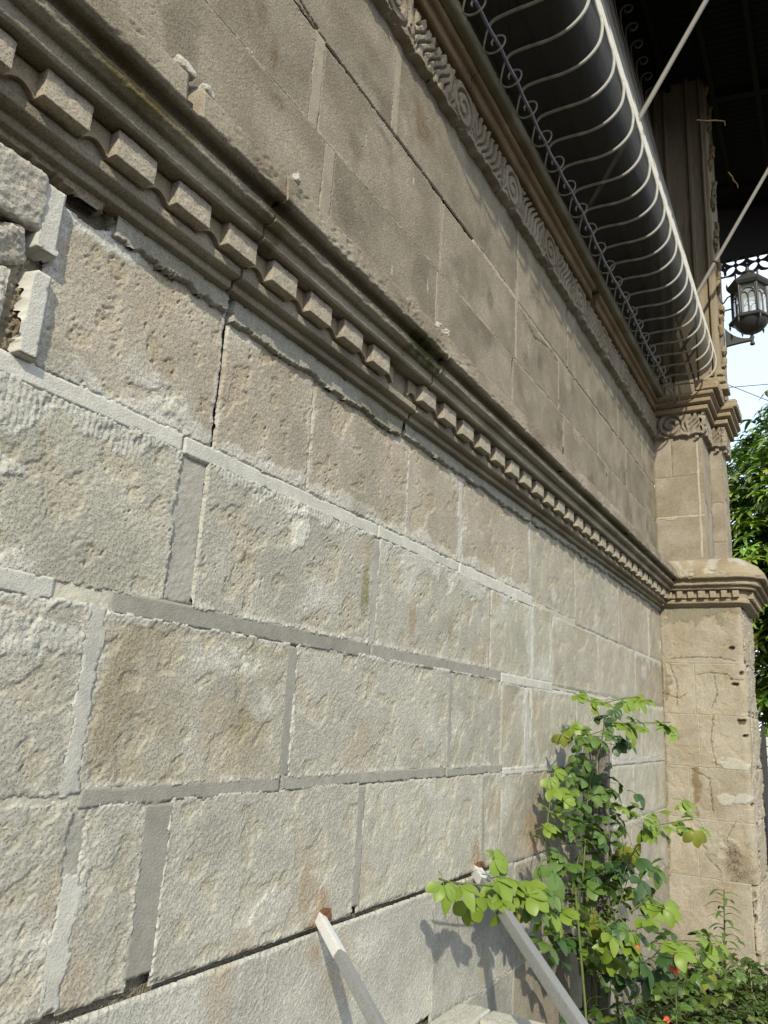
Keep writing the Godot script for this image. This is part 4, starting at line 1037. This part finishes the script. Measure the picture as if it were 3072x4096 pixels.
func leaf_mesh(leaflets: int, l: float, s: int) -> ArrayMesh:
	var st := SurfaceTool.new()
	st.begin(Mesh.PRIMITIVE_TRIANGLES)
	rng.seed = s
	for k in leaflets:
		var a := (k - (leaflets - 1) / 2.0) * (0.85 if leaflets < 4 else 0.62) + rng.randf_range(-0.15, 0.15)
		var dir := Vector3(sin(a), -0.15 + rng.randf_range(-0.15, 0.1), cos(a)).normalized()
		leaflet(st, dir * 0.008, dir, Vector3.UP, l * rng.randf_range(0.8, 1.1) * (1.0 - 0.12 * absf(a)), l * 0.31, rng.randf_range(0.1, 0.5), rng.randf_range(0.1, 0.4), 1.35)
	st.generate_normals()
	var pet := tube([Vector3(0, 0, 0.01), Vector3(0, -0.005, -0.03), Vector3(0, -0.02, -0.055)], 0.0016, 4, true, [Color.WHITE, Color.WHITE, Color.WHITE])
	st.index()
	st.append_from(pet, 0, Transform3D())
	return st.commit()

func build_vine():
	var w := thing("vine", "tangled green climbing vine with round-tipped leaflets against the wall", "vine", Vector3(4.2, -0.35, 0.3))
	var leaves_b := [Vector3(4.31, 1.67, 0.14), Vector3(4.42, 1.64, 0.18), Vector3(4.48, 1.64, 0.22), Vector3(4.60, 1.66, 0.27), Vector3(4.51, 1.65, 0.35), Vector3(4.65, 1.67, 0.39), Vector3(4.15, 1.65, 0.53), Vector3(4.39, 1.49, 0.13), Vector3(4.15, 1.50, 0.15), Vector3(4.12, 1.52, 0.44), Vector3(4.26, 1.50, 0.43), Vector3(4.31, 1.55, 0.46), Vector3(4.70, 1.52, 0.39), Vector3(4.64, 1.54, 0.48), Vector3(4.31, 1.52, 0.58), Vector3(4.70, 1.53, 0.54), Vector3(3.85, 1.25, 0.13), Vector3(3.95, 1.28, 0.12), Vector3(3.81, 1.20, 0.15), Vector3(3.98, 1.19, 0.12), Vector3(3.94, 1.14, 0.17), Vector3(4.13, 1.17, 0.27), Vector3(4.74, 1.08, 0.20), Vector3(4.32, 1.11, 0.35), Vector3(4.69, 1.06, 0.32), Vector3(4.77, 1.00, 0.24), Vector3(4.79, 0.97, 0.24), Vector3(4.42, 0.96, 0.28), Vector3(3.77, 1.11, 0.15), Vector3(3.94, 1.08, 0.13), Vector3(3.53, 1.06, 0.21), Vector3(4.14, 1.04, 0.12), Vector3(4.33, 1.06, 0.47), Vector3(4.38, 1.01, 0.45), Vector3(4.73, 0.97, 0.41), Vector3(4.92, 1.05, 0.43), Vector3(4.42, 1.02, 0.51), Vector3(4.37, 1.03, 0.56), Vector3(4.95, 0.93, 0.44), Vector3(4.70, 1.01, 0.56), Vector3(4.64, 1.01, 0.61), Vector3(4.72, 1.14, 0.60), Vector3(4.88, 1.09, 0.58), Vector3(4.73, 1.01, 0.70), Vector3(3.14, 0.97, 0.13), Vector3(3.24, 0.94, 0.13), Vector3(2.58, 0.96, 0.18), Vector3(2.73, 0.93, 0.17), Vector3(2.83, 0.87, 0.17), Vector3(3.13, 0.89, 0.14), Vector3(3.27, 0.88, 0.14), Vector3(3.28, 0.85, 0.15), Vector3(3.05, 0.84, 0.19), Vector3(3.09, 0.82, 0.19), Vector3(3.25, 0.83, 0.16), Vector3(3.36, 0.83, 0.18), Vector3(3.29, 0.82, 0.22), Vector3(3.58, 0.70, 0.17), Vector3(3.62, 0.71, 0.21), Vector3(3.73, 0.64, 0.18), Vector3(3.77, 0.68, 0.21), Vector3(3.99, 0.66, 0.20), Vector3(4.10, 0.58, 0.18), Vector3(4.44, 0.41, 0.18), Vector3(4.23, 0.40, 0.20), Vector3(4.64, 0.64, 0.37), Vector3(4.17, 0.69, 0.56), Vector3(4.45, 0.61, 0.47), Vector3(4.41, 0.58, 0.45), Vector3(4.07, 0.71, 0.60), Vector3(4.07, 0.58, 0.33), Vector3(3.98, 0.58, 0.38), Vector3(4.20, 0.55, 0.43), Vector3(4.12, 0.53, 0.44), Vector3(4.11, 0.52, 0.41), Vector3(3.97, 0.47, 0.33), Vector3(4.26, 0.39, 0.29), Vector3(4.23, 0.40, 0.33), Vector3(4.40, 0.37, 0.35), Vector3(4.29, 0.41, 0.21), Vector3(4.23, 0.52, 0.56), Vector3(4.68, 0.43, 0.52), Vector3(4.12, 0.52, 0.64), Vector3(4.39, 0.50, 0.63), Vector3(4.36, 0.50, 0.71), Vector3(4.46, 0.45, 0.72), Vector3(4.26, 0.57, 0.77), Vector3(4.75, 0.46, 0.73)]
	var leaves_m := [Vector3(4.11, 1.45, 0.23), Vector3(4.36, 1.45, 0.12), Vector3(4.13, 1.45, 0.29), Vector3(4.08, 1.46, 0.34), Vector3(4.60, 1.46, 0.26), Vector3(4.41, 1.40, 0.14), Vector3(4.20, 1.41, 0.15), Vector3(4.45, 1.42, 0.19), Vector3(4.15, 1.36, 0.18), Vector3(4.45, 1.31, 0.12), Vector3(4.64, 1.28, 0.12), Vector3(4.51, 1.27, 0.14), Vector3(4.20, 1.27, 0.12), Vector3(4.13, 1.24, 0.12), Vector3(4.12, 1.24, 0.14), Vector3(4.26, 1.23, 0.18), Vector3(4.26, 1.21, 0.15), Vector3(4.13, 1.18, 0.12), Vector3(4.08, 1.16, 0.18), Vector3(4.32, 1.11, 0.14), Vector3(4.44, 1.18, 0.16), Vector3(4.18, 1.19, 0.32), Vector3(4.27, 1.19, 0.32), Vector3(4.02, 1.01, 0.17), Vector3(4.16, 1.04, 0.16), Vector3(4.33, 1.05, 0.14), Vector3(4.42, 1.06, 0.15), Vector3(4.35, 1.03, 0.22), Vector3(4.36, 1.05, 0.25), Vector3(4.30, 0.97, 0.26), Vector3(3.41, 0.76, 0.19), Vector3(3.73, 0.90, 0.18), Vector3(3.79, 0.92, 0.21), Vector3(3.84, 0.87, 0.18), Vector3(3.69, 0.86, 0.20), Vector3(4.07, 0.84, 0.16), Vector3(4.15, 0.78, 0.18), Vector3(3.55, 0.60, 0.20), Vector3(3.54, 0.81, 0.19), Vector3(3.57, 0.79, 0.21), Vector3(4.42, 0.86, 0.19), Vector3(4.71, 0.78, 0.41), Vector3(4.78, 0.76, 0.42), Vector3(4.40, 0.83, 0.21), Vector3(4.73, 0.76, 0.28), Vector3(4.44, 0.69, 0.38), Vector3(4.80, 0.60, 0.39), Vector3(4.04, 0.61, 0.40)]
	var leaves_d := [Vector3(4.33, 1.60, 0.33), Vector3(4.57, 1.56, 0.17), Vector3(4.43, 1.55, 0.26), Vector3(4.24, 1.46, 0.38), Vector3(4.24, 1.42, 0.35), Vector3(4.71, 1.44, 0.30), Vector3(4.66, 1.32, 0.20), Vector3(3.76, 0.58, 0.18), Vector3(3.81, 0.55, 0.20), Vector3(4.09, 0.50, 0.18), Vector3(3.69, 0.50, 0.22), Vector3(4.42, 0.86, 0.41), Vector3(4.75, 0.80, 0.26), Vector3(4.50, 0.79, 0.24), Vector3(4.67, 0.75, 0.26), Vector3(4.37, 0.77, 0.44), Vector3(4.11, 0.49, 0.56), Vector3(4.48, 0.34, 0.47), Vector3(4.12, 0.45, 0.50), Vector3(4.37, 0.43, 0.41), Vector3(4.24, 0.35, 0.37), Vector3(4.37, 0.29, 0.30), Vector3(4.66, 0.22, 0.32), Vector3(4.61, 0.26, 0.41), Vector3(4.23, 0.33, 0.26)]
	var leaves_y := [Vector3(4.04, 1.46, 0.13), Vector3(4.57, 1.01, 0.67), Vector3(3.32, 0.75, 0.16), Vector3(3.37, 0.78, 0.15), Vector3(4.30, 0.56, 0.22), Vector3(4.15, 0.62, 0.23), Vector3(4.64, 0.87, 0.22), Vector3(4.69, 0.88, 0.28), Vector3(4.73, 0.87, 0.32), Vector3(4.18, 0.60, 0.25), Vector3(4.45, 0.40, 0.72)]
	var stems := [[Vector3(4.31, 1.57, 0.29), Vector3(4.34, 1.49, 0.28), Vector3(4.35, 1.37, 0.25), Vector3(4.37, 1.23, 0.20), Vector3(4.39, 1.07, 0.17), Vector3(4.17, 0.90, 0.22), Vector3(4.17, 0.66, 0.20), Vector3(4.21, 0.31, 0.17)],
		[Vector3(4.34, 1.49, 0.28), Vector3(4.38, 1.53, 0.38), Vector3(4.44, 1.54, 0.49), Vector3(4.50, 1.55, 0.59)],
		[Vector3(4.22, 1.66, 0.18), Vector3(4.25, 1.64, 0.22), Vector3(4.30, 1.63, 0.29), Vector3(4.34, 1.66, 0.39), Vector3(4.38, 1.67, 0.46)],
		[Vector3(4.31, 1.55, 0.27), Vector3(4.28, 1.62, 0.25)],
		[Vector3(4.34, 1.49, 0.28), Vector3(4.30, 1.46, 0.21), Vector3(4.25, 1.49, 0.14), Vector3(3.92, 1.47, 0.17)],
		[Vector3(3.74, 0.90, 0.18), Vector3(3.58, 0.90, 0.19), Vector3(3.64, 0.79, 0.18), Vector3(3.68, 0.64, 0.19)],
		[Vector3(4.21, 0.90, 0.19), Vector3(4.04, 0.77, 0.20), Vector3(4.06, 0.57, 0.18)],
		[Vector3(4.53, 0.81, 0.26), Vector3(4.52, 0.69, 0.19), Vector3(4.16, 0.62, 0.25), Vector3(4.21, 0.38, 0.21)],
		[Vector3(4.60, 0.72, 0.33), Vector3(4.22, 0.65, 0.37), Vector3(4.22, 0.54, 0.31), Vector3(4.26, 0.32, 0.26)],
		[Vector3(4.70, 1.05, 0.66), Vector3(4.65, 1.03, 0.57), Vector3(4.59, 0.98, 0.45), Vector3(4.58, 0.81, 0.34), Vector3(4.59, 0.66, 0.29)],
		[Vector3(2.59, 0.97, 0.17), Vector3(2.71, 0.94, 0.17), Vector3(3.01, 0.89, 0.18), Vector3(3.31, 0.83, 0.16), Vector3(3.65, 0.72, 0.18), Vector3(4.13, 0.55, 0.17)],
		[Vector3(4.68, 0.64, 0.43), Vector3(4.26, 0.64, 0.43), Vector3(4.22, 0.56, 0.32)],
		[Vector3(4.00, 1.28, 0.12), Vector3(3.85, 1.17, 0.15), Vector3(3.61, 1.06, 0.21), Vector3(3.79, 0.89, 0.16)],
		[Vector3(4.46, 0.44, 0.66), Vector3(4.47, 0.34, 0.63), Vector3(4.49, 0.25, 0.61)],
		[Vector3(4.51, 0.50, 0.77), Vector3(4.40, 0.50, 0.59), Vector3(4.36, 0.39, 0.47), Vector3(4.33, 0.27, 0.36)]]

	var meshes := []
	for i in 8: meshes.append(leaf_mesh([3, 4, 5, 3, 2, 4, 3, 5][i], [0.070, 0.065, 0.072, 0.078, 0.06, 0.075, 0.068, 0.06][i], 100 + i))
	var o := Vector3(4.2, -0.35, 0.3)
	rng.seed = 77
	var k := 0
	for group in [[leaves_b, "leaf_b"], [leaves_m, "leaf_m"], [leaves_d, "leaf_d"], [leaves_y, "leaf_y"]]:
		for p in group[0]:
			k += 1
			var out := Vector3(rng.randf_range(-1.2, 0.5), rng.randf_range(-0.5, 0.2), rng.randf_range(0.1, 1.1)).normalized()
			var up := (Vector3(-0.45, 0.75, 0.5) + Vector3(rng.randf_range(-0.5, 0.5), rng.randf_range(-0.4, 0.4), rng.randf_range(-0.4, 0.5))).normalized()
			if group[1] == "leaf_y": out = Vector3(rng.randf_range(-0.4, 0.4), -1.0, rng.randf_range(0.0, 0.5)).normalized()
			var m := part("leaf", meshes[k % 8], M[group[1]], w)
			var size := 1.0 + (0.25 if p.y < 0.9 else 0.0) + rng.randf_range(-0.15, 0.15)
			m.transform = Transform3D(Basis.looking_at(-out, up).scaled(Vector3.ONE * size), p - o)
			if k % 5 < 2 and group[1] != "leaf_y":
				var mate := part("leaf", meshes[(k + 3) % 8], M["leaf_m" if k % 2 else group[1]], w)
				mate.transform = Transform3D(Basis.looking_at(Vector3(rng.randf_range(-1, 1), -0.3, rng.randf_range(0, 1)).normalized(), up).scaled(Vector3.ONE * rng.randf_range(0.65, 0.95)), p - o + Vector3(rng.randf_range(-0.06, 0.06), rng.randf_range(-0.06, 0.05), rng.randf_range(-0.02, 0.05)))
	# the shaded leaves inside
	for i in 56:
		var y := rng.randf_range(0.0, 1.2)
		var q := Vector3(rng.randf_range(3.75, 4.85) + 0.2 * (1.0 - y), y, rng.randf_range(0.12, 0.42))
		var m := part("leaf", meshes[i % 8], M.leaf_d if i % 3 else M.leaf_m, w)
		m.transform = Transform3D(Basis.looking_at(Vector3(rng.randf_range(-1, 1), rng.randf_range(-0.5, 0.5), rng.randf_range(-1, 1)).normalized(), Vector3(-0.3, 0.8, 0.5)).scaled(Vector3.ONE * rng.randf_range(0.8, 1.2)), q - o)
	var xf := []
	var cols := []
	for i in 300:
		var low := i < 170
		var q := Vector3(rng.randf_range(3.85, 5.3), rng.randf_range(-0.3, 0.42), rng.randf_range(0.22, 0.85)) if low else Vector3(rng.randf_range(4.0, 4.75), rng.randf_range(0.4, 1.2), rng.randf_range(0.10, 0.30))
		xf.append(Transform3D(Basis.from_euler(Vector3(rng.randf_range(-0.7, 0.5), rng.randf() * TAU, rng.randf_range(-0.5, 0.5))).scaled(Vector3.ONE * rng.randf_range(0.7, 1.05)), q - o))
		var g := rng.randf_range(0.5, 1.3)
		cols.append(Color(g * rng.randf_range(0.85, 1.25), g, g * 0.85))
	scatter("inner_foliage", leaf_mesh(3, 0.062, 900), M.leaf_m, xf, cols, w)
	for s in stems:
		var pts := []
		for i in s.size() - 1:
			for q in 4: pts.append((s[i] as Vector3).cubic_interpolate(s[i + 1], s[maxi(i - 1, 0)], s[mini(i + 2, s.size() - 1)], q / 4.0) - o + Vector3(0, 0, -0.01))
		pts.append(s[-1] - o)
		part("stem", tube(pts, 0.0042 if s.size() > 5 else 0.0030, 5), M.stem, w)
	for e in [Vector3(4.3, -0.35, 0.25), Vector3(3.95, -0.35, 0.3), Vector3(4.5, -0.35, 0.3)]:
		part("stem", tube([e - o, e - o + Vector3(-0.02, 0.25, 0.0), e - o + Vector3(0.03, 0.6, -0.04), e - o + Vector3(0.02, 1.1, -0.08)], 0.006, 6), M.stem, w)

func build_flowers():
	var f := thing("flowering_weed", "small weed with two orange-red flowers below the vine leaves", "flower", Vector3(4.19, 0, 0.62))
	part("stem", tube([Vector3(0, -0.35, 0), Vector3(0.01, 0.15, 0.0), Vector3(0, 0.47, 0.005)], 0.003, 5), M.stem, f)
	rng.seed = 9
	for c in [[Vector3(0, 0.475, 0.01), 0.026], [Vector3(0.0, 0.43, 0.0), 0.03], [Vector3(0.05, 0.2, -0.05), 0.02], [Vector3(-0.11, 0.52, -0.14), 0.012]]:
		for k in 5:
			var st := SurfaceTool.new()
			st.begin(Mesh.PRIMITIVE_TRIANGLES)
			leaflet(st, Vector3.ZERO, Vector3(cos(TAU * k / 5.0), 0.3, sin(TAU * k / 5.0)).normalized(), Vector3.UP, c[1], c[1] * 0.35, 0.4, 0.2)
			st.generate_normals()
			part("petal", st.commit(), M.petal, f, c[0], Vector3(0.5, 0.2, 0.7))

func scatter(called: String, mesh: Mesh, mat_: Material, xf: Array, cols: Array, parent: Node) -> MultiMeshInstance3D:
	var mm := MultiMesh.new()
	mm.transform_format = MultiMesh.TRANSFORM_3D
	mm.use_colors = true
	mm.mesh = mesh
	mm.instance_count = xf.size()
	for i in xf.size():
		mm.set_instance_transform(i, xf[i])
		mm.set_instance_color(i, cols[i])
	var o := MultiMeshInstance3D.new()
	o.name = called
	o.multimesh = mm
	o.material_override = mat_
	parent.add_child(o, true)
	o.set_meta("kind", "stuff")
	return o

func spray_mesh(n: int, l: float, wd: float, s: int, spread: float, rise: float) -> ArrayMesh:
	var st := SurfaceTool.new()
	st.begin(Mesh.PRIMITIVE_TRIANGLES)
	rng.seed = s
	for k in n:
		var a := TAU * k / n + rng.randf_range(-0.3, 0.3)
		var dir := Vector3(cos(a) * spread, rise + rng.randf_range(-0.3, 0.3), sin(a) * spread).normalized()
		leaflet(st, Vector3(0, rng.randf_range(-0.3, 0.1) * l, 0), dir, Vector3.UP, l * rng.randf_range(0.7, 1.15), wd, rng.randf_range(0.15, 0.6), 0.25)
	st.generate_normals()
	return st.commit()

func build_weeds():
	rng.seed = 21
	var xf := []
	var cols := []
	for i in 5200:
		var x := rng.randf_range(3.25, 9.5)
		var z := rng.randf_range(0.06, 2.6)
		if x > 7.2 and z < 0.85: continue
		var top := 0.06 + 0.22 * clampf(0.5 + n_mask.get_noise_2d(x * 0.5, z * 0.5) * 1.3, 0.0, 1.0)
		if x < 3.5: top *= 0.5
		if x > 3.7 and x < 6.9 and z > 0.3: top += 0.16
		if x > 7.8: top += 0.1
		var y := rng.randf() * top
		xf.append(Transform3D(Basis.from_euler(Vector3(rng.randf_range(-0.6, 0.6), rng.randf() * TAU, rng.randf_range(-0.6, 0.6))).scaled(Vector3.ONE * rng.randf_range(0.6, 1.3)), Vector3(x, y - 0.36, z)))
		var g := rng.randf_range(0.55, 1.35)
		cols.append(Color(g * rng.randf_range(0.8, 1.25), g, g * 0.9))
	var o := scatter(numbered("weeds"), spray_mesh(5, 0.055, 0.014, 4, 1.0, 0.35), M.weed, xf, cols, self)
	tag(o, "mass of low leafy weeds covering the ground round the vine", "weeds", "", "stuff")
	xf = []
	cols = []
	for i in 260:
		var x := rng.randf_range(3.3, 9.3)
		var z := rng.randf_range(0.3, 2.4)
		if x > 7.2 and z < 0.85: continue
		xf.append(Transform3D(Basis.from_euler(Vector3(rng.randf_range(-0.3, 0.3), rng.randf() * TAU, rng.randf_range(-0.3, 0.3))).scaled(Vector3.ONE * rng.randf_range(0.7, 1.7)), Vector3(x, -0.36, z)))
		var g := rng.randf_range(0.7, 1.5)
		cols.append(Color(g * 1.25, g, g * 0.7))
	o = scatter(numbered("grass"), spray_mesh(4, 0.20, 0.0035, 14, 0.35, 1.0), M.weed, xf, cols, self)
	tag(o, "thin grass blades rising among the weeds", "grass", "", "stuff")
	# taller single plants at the foot of the pier
	for e in [[Vector3(6.3, -0.36, 0.55), 0.82, "slim willow-leaved seedling before the foot of the pier"], [Vector3(8.75, -0.36, 1.0), 1.3, "tall spindly weed beside the white gate"]]:
		var t := thing("seedling", e[2], "plant", e[0])
		part("stem", tube([Vector3.ZERO, Vector3(0.02, e[1] * 0.5, 0.01), Vector3(0, e[1], 0.03)], 0.005, 5), M.stem, t)
		for i in 34:
			var st := SurfaceTool.new()
			st.begin(Mesh.PRIMITIVE_TRIANGLES)
			var a := i * 2.4
			leaflet(st, Vector3.ZERO, Vector3(cos(a), 0.35, sin(a)).normalized(), Vector3.UP, 0.13, 0.015, 0.5, 0.2)
			st.generate_normals()
			part("leaf", st.commit(), M.leaf_m, t, Vector3(0.01, e[1] * (0.30 + 0.70 * i / 34.0), 0.02))

func build_tree(called: String, label: String, at: Vector3, height: float, rad: Vector3, count: int, s: int, lsize: float):
	var t := thing(called, label, "tree", at)
	part("trunk", tube([Vector3(0, -0.1, 0), Vector3(0.06, height * 0.25, 0.03), Vector3(0.0, height * 0.5, 0.0), Vector3(0.05, height * 0.75, 0.05)], [0.2, 0.16, 0.12, 0.06], 10), M.bark, t)
	rng.seed = s
	var c := Vector3(0, height - rad.y, 0)
	for i in 9:
		var a := TAU * i / 9.0
		var e := c + Vector3(cos(a) * rad.x * 0.75, rad.y * rng.randf_range(-0.2, 0.7), sin(a) * rad.z * 0.75)
		part("branch", tube([Vector3(0.03, height * 0.32, 0), Vector3(0.03, height * 0.38, 0).lerp(e, 0.5) + Vector3(0, 0.2, 0), e], [0.07, 0.045, 0.015], 6), M.bark, t)
	var xf := []
	var cols := []
	for i in count:
		var d := Vector3(rng.randfn(), rng.randfn(), rng.randfn()).normalized()
		var r := pow(rng.randf(), 0.38)
		var p := c + d * rad * r
		var k := n_big.get_noise_3dv((p + at) * 0.55)
		if k < -0.16 and r > 0.5: continue
		p += d * 0.35 * n_mask.get_noise_3dv(p * 0.12)
		var tilt := Basis(Vector3(d.z, 0.001, -d.x).normalized(), rng.randf_range(0.1, 0.9))
		xf.append(Transform3D((tilt * Basis(Vector3.UP, rng.randf() * TAU)).scaled(Vector3.ONE * rng.randf_range(0.75, 1.25) * lsize), p))
		var g := rng.randf_range(0.6, 1.5)
		cols.append(Color(g * rng.randf_range(0.85, 1.35), g, g * 0.8))
	scatter("crown", spray_mesh(8, 0.25, 0.031, s + 3, 1.0, 0.15), M.tree_leaf, xf, cols, t)

func build_far():
	build_tree("mango_tree", "big leafy mango tree behind the pier", Vector3(13.4, -0.36, 1.9), 7.4, Vector3(2.6, 3.2, 2.6), 8500, 31, 1.0)
	build_tree("shade_tree", "darker tree standing behind the mango tree", Vector3(18.0, -0.36, 3.5), 5.6, Vector3(3.2, 2.8, 3.6), 3500, 57, 1.5)
	var g := thing("slatted_gate", "white slatted gate with a dark post beyond the pier", "gate", Vector3(9.6, 0, 0))
	for i in 13: part("slat", rough_box(Vector3(0.03, 0.098, 1.7), 0.006, 4, 0, 0, Color.WHITE), M.white, g, Vector3(0, 0.16 + i * 0.108, 1.50), Vector3(0, 0, 0.18))
	for z in [0.625, 2.37]: part("post", rough_box(Vector3(0.05, 2.0, 0.04), 0.005, 4, 0, 0, Color.WHITE), M.white if z > 1 else M.wire, g, Vector3(0.01, 0.62, z))
	for e in [[Vector3(15.16, 8.11, -0.06), Vector3(15.55, 8.23, 0.65), "upper dark power line rising to the right across the sky"], [Vector3(15.145, 8.18, -0.06), Vector3(15.63, 7.92, 0.62), "lower dark power line falling to the right across the sky"], [Vector3(12.1, 5.9, 0.05), Vector3(12.3, 6.0, 0.65), "thin cable strung in front of the mango tree top"]]:
		var d: Vector3 = (e[1] as Vector3) - e[0]
		var pts := []
		for i in 15: pts.append((e[0] as Vector3) + d * (i * 1.2 - 5.0) + Vector3(0, -0.002 * i * (14 - i), 0))
		tag(alone("power_line", tube(pts, 0.0075, 5), M.wire), e[2], "cable", "cables beyond the pier")
	for e in [[Vector3(6.713, 7.2, 0.632), Vector3(6.846, 7.2, 0.864), "straight straw stick caught under the dark roof"], [Vector3(7.62, 7.2, 0.809), Vector3(7.85, 7.2, 0.869), "crooked dry twig hanging by the pier top"]]:
		var a: Vector3 = e[0]
		var b: Vector3 = e[1]
		tag(alone("dry_twig", tube([a, a.lerp(b, 0.33) + Vector3(0, -0.01, 0.01), a.lerp(b, 0.7) + Vector3(0, 0.01, -0.012), b, b + Vector3(0, -0.05, 0.005)], 0.007, 5), M.straw), e[2], "twig")

func build_ground():
	var v := PackedVector3Array()
	for j in 61:
		for i in 61:
			var x := pow((i - 30) / 30.0, 3.0) * 600.0 + (i - 30) * 0.25 + 5.0
			var z := -(pow((j - 30) / 30.0, 3.0) * 600.0 + (j - 30) * 0.2 - 1.5)
			v.append(Vector3(x, 0.02 * n_mask.get_noise_2d(x * 0.3, z * 0.3) - 0.37, z))
	var g := alone("ground", finish(v, grid_index(60, 60)), M.soil)
	g.set_meta("kind", "structure")
	tag(g, "dark bare soil at the foot of the wall", "ground", "", "structure")

func _ready():
	# camera
	var cam := Camera3D.new()
	cam.name = "camera"
	var pitch := deg_to_rad(14.758)
	var yaw := deg_to_rad(30.833)
	var roll := deg_to_rad(3.347)
	var fwd := Vector3(cos(yaw) * cos(pitch), sin(pitch), -sin(yaw) * cos(pitch))
	var r0 := fwd.cross(Vector3.UP).normalized()
	var u0 := r0.cross(fwd)
	cam.transform = Transform3D(Basis(r0 * cos(roll) + u0 * sin(roll), u0 * cos(roll) - r0 * sin(roll), -fwd), Vector3(0, 1.5, 1.4))
	cam.fov = rad_to_deg(2.0 * atan(2048.0 / 3077.0))
	cam.near = 0.05
	cam.far = 2000.0
	add_child(cam)
	cam.current = true
	# sky
	var img := Image.create(512, 256, false, Image.FORMAT_RGBF)
	var nc := noise(FastNoiseLite.TYPE_SIMPLEX_SMOOTH, 1.6, 5, 71)
	for y in 256:
		for x in 512:
			var el := (0.5 - (y + 0.5) / 256.0) * PI
			var az := (x + 0.5) / 512.0 * TAU
			var d := Vector3(cos(el) * cos(az), sin(el), cos(el) * sin(az))
			var c := Color(0.52, 0.70, 0.96).lerp(Color(0.86, 0.93, 1.0), pow(1.0 - clampf(d.y, 0, 1), 2.5))
			var cl := smoothstep(-0.12, 0.4, nc.get_noise_3d(d.x, d.y * 2.2, d.z) + 0.10)
			c = c.lerp(Color(1.02, 1.02, 1.0), cl * 0.9)
			if d.y < 0.0: c = c.lerp(Color(0.16, 0.15, 0.12), smoothstep(0.0, -0.05, d.y))
			img.set_pixel(x, y, c)
	var pano := PanoramaSkyMaterial.new()
	pano.panorama = ImageTexture.create_from_image(img)
	pano.energy_multiplier = 1.25
	var sky := Sky.new()
	sky.sky_material = pano
	var env := Environment.new()
	env.background_mode = Environment.BG_SKY
	env.sky = sky
	env.ambient_light_source = Environment.AMBIENT_SOURCE_SKY
	env.tonemap_mode = Environment.TONE_MAPPER_LINEAR
	env.tonemap_exposure = 1.2
	env.sdfgi_enabled = true
	env.ssao_enabled = true
	env.ssil_enabled = true
	var we := WorldEnvironment.new()
	we.name = "world_environment"
	we.environment = env
	add_child(we)
	# sun, behind the camera and grazing along the wall
	var sun := DirectionalLight3D.new()
	sun.name = "sun"
	sun.light_energy = 1.25
	sun.light_color = Color(1.0, 0.965, 0.87)
	sun.light_angular_distance = 0.9
	sun.shadow_enabled = true
	add_child(sun)
	sun.look_at_from_position(Vector3(-10, 10, 5), Vector3(-10, 10, 5) + Vector3(1.75, -1.3, -1.0), Vector3.UP)
	make_materials()
	build_ground()
	build_wall()
	build_pier()
	build_upper()
	build_grille()
	build_rods()
	build_lantern()
	build_poles()
	build_box()
	build_plank()
	build_vine()
	build_flowers()
	build_weeds()
	build_far()
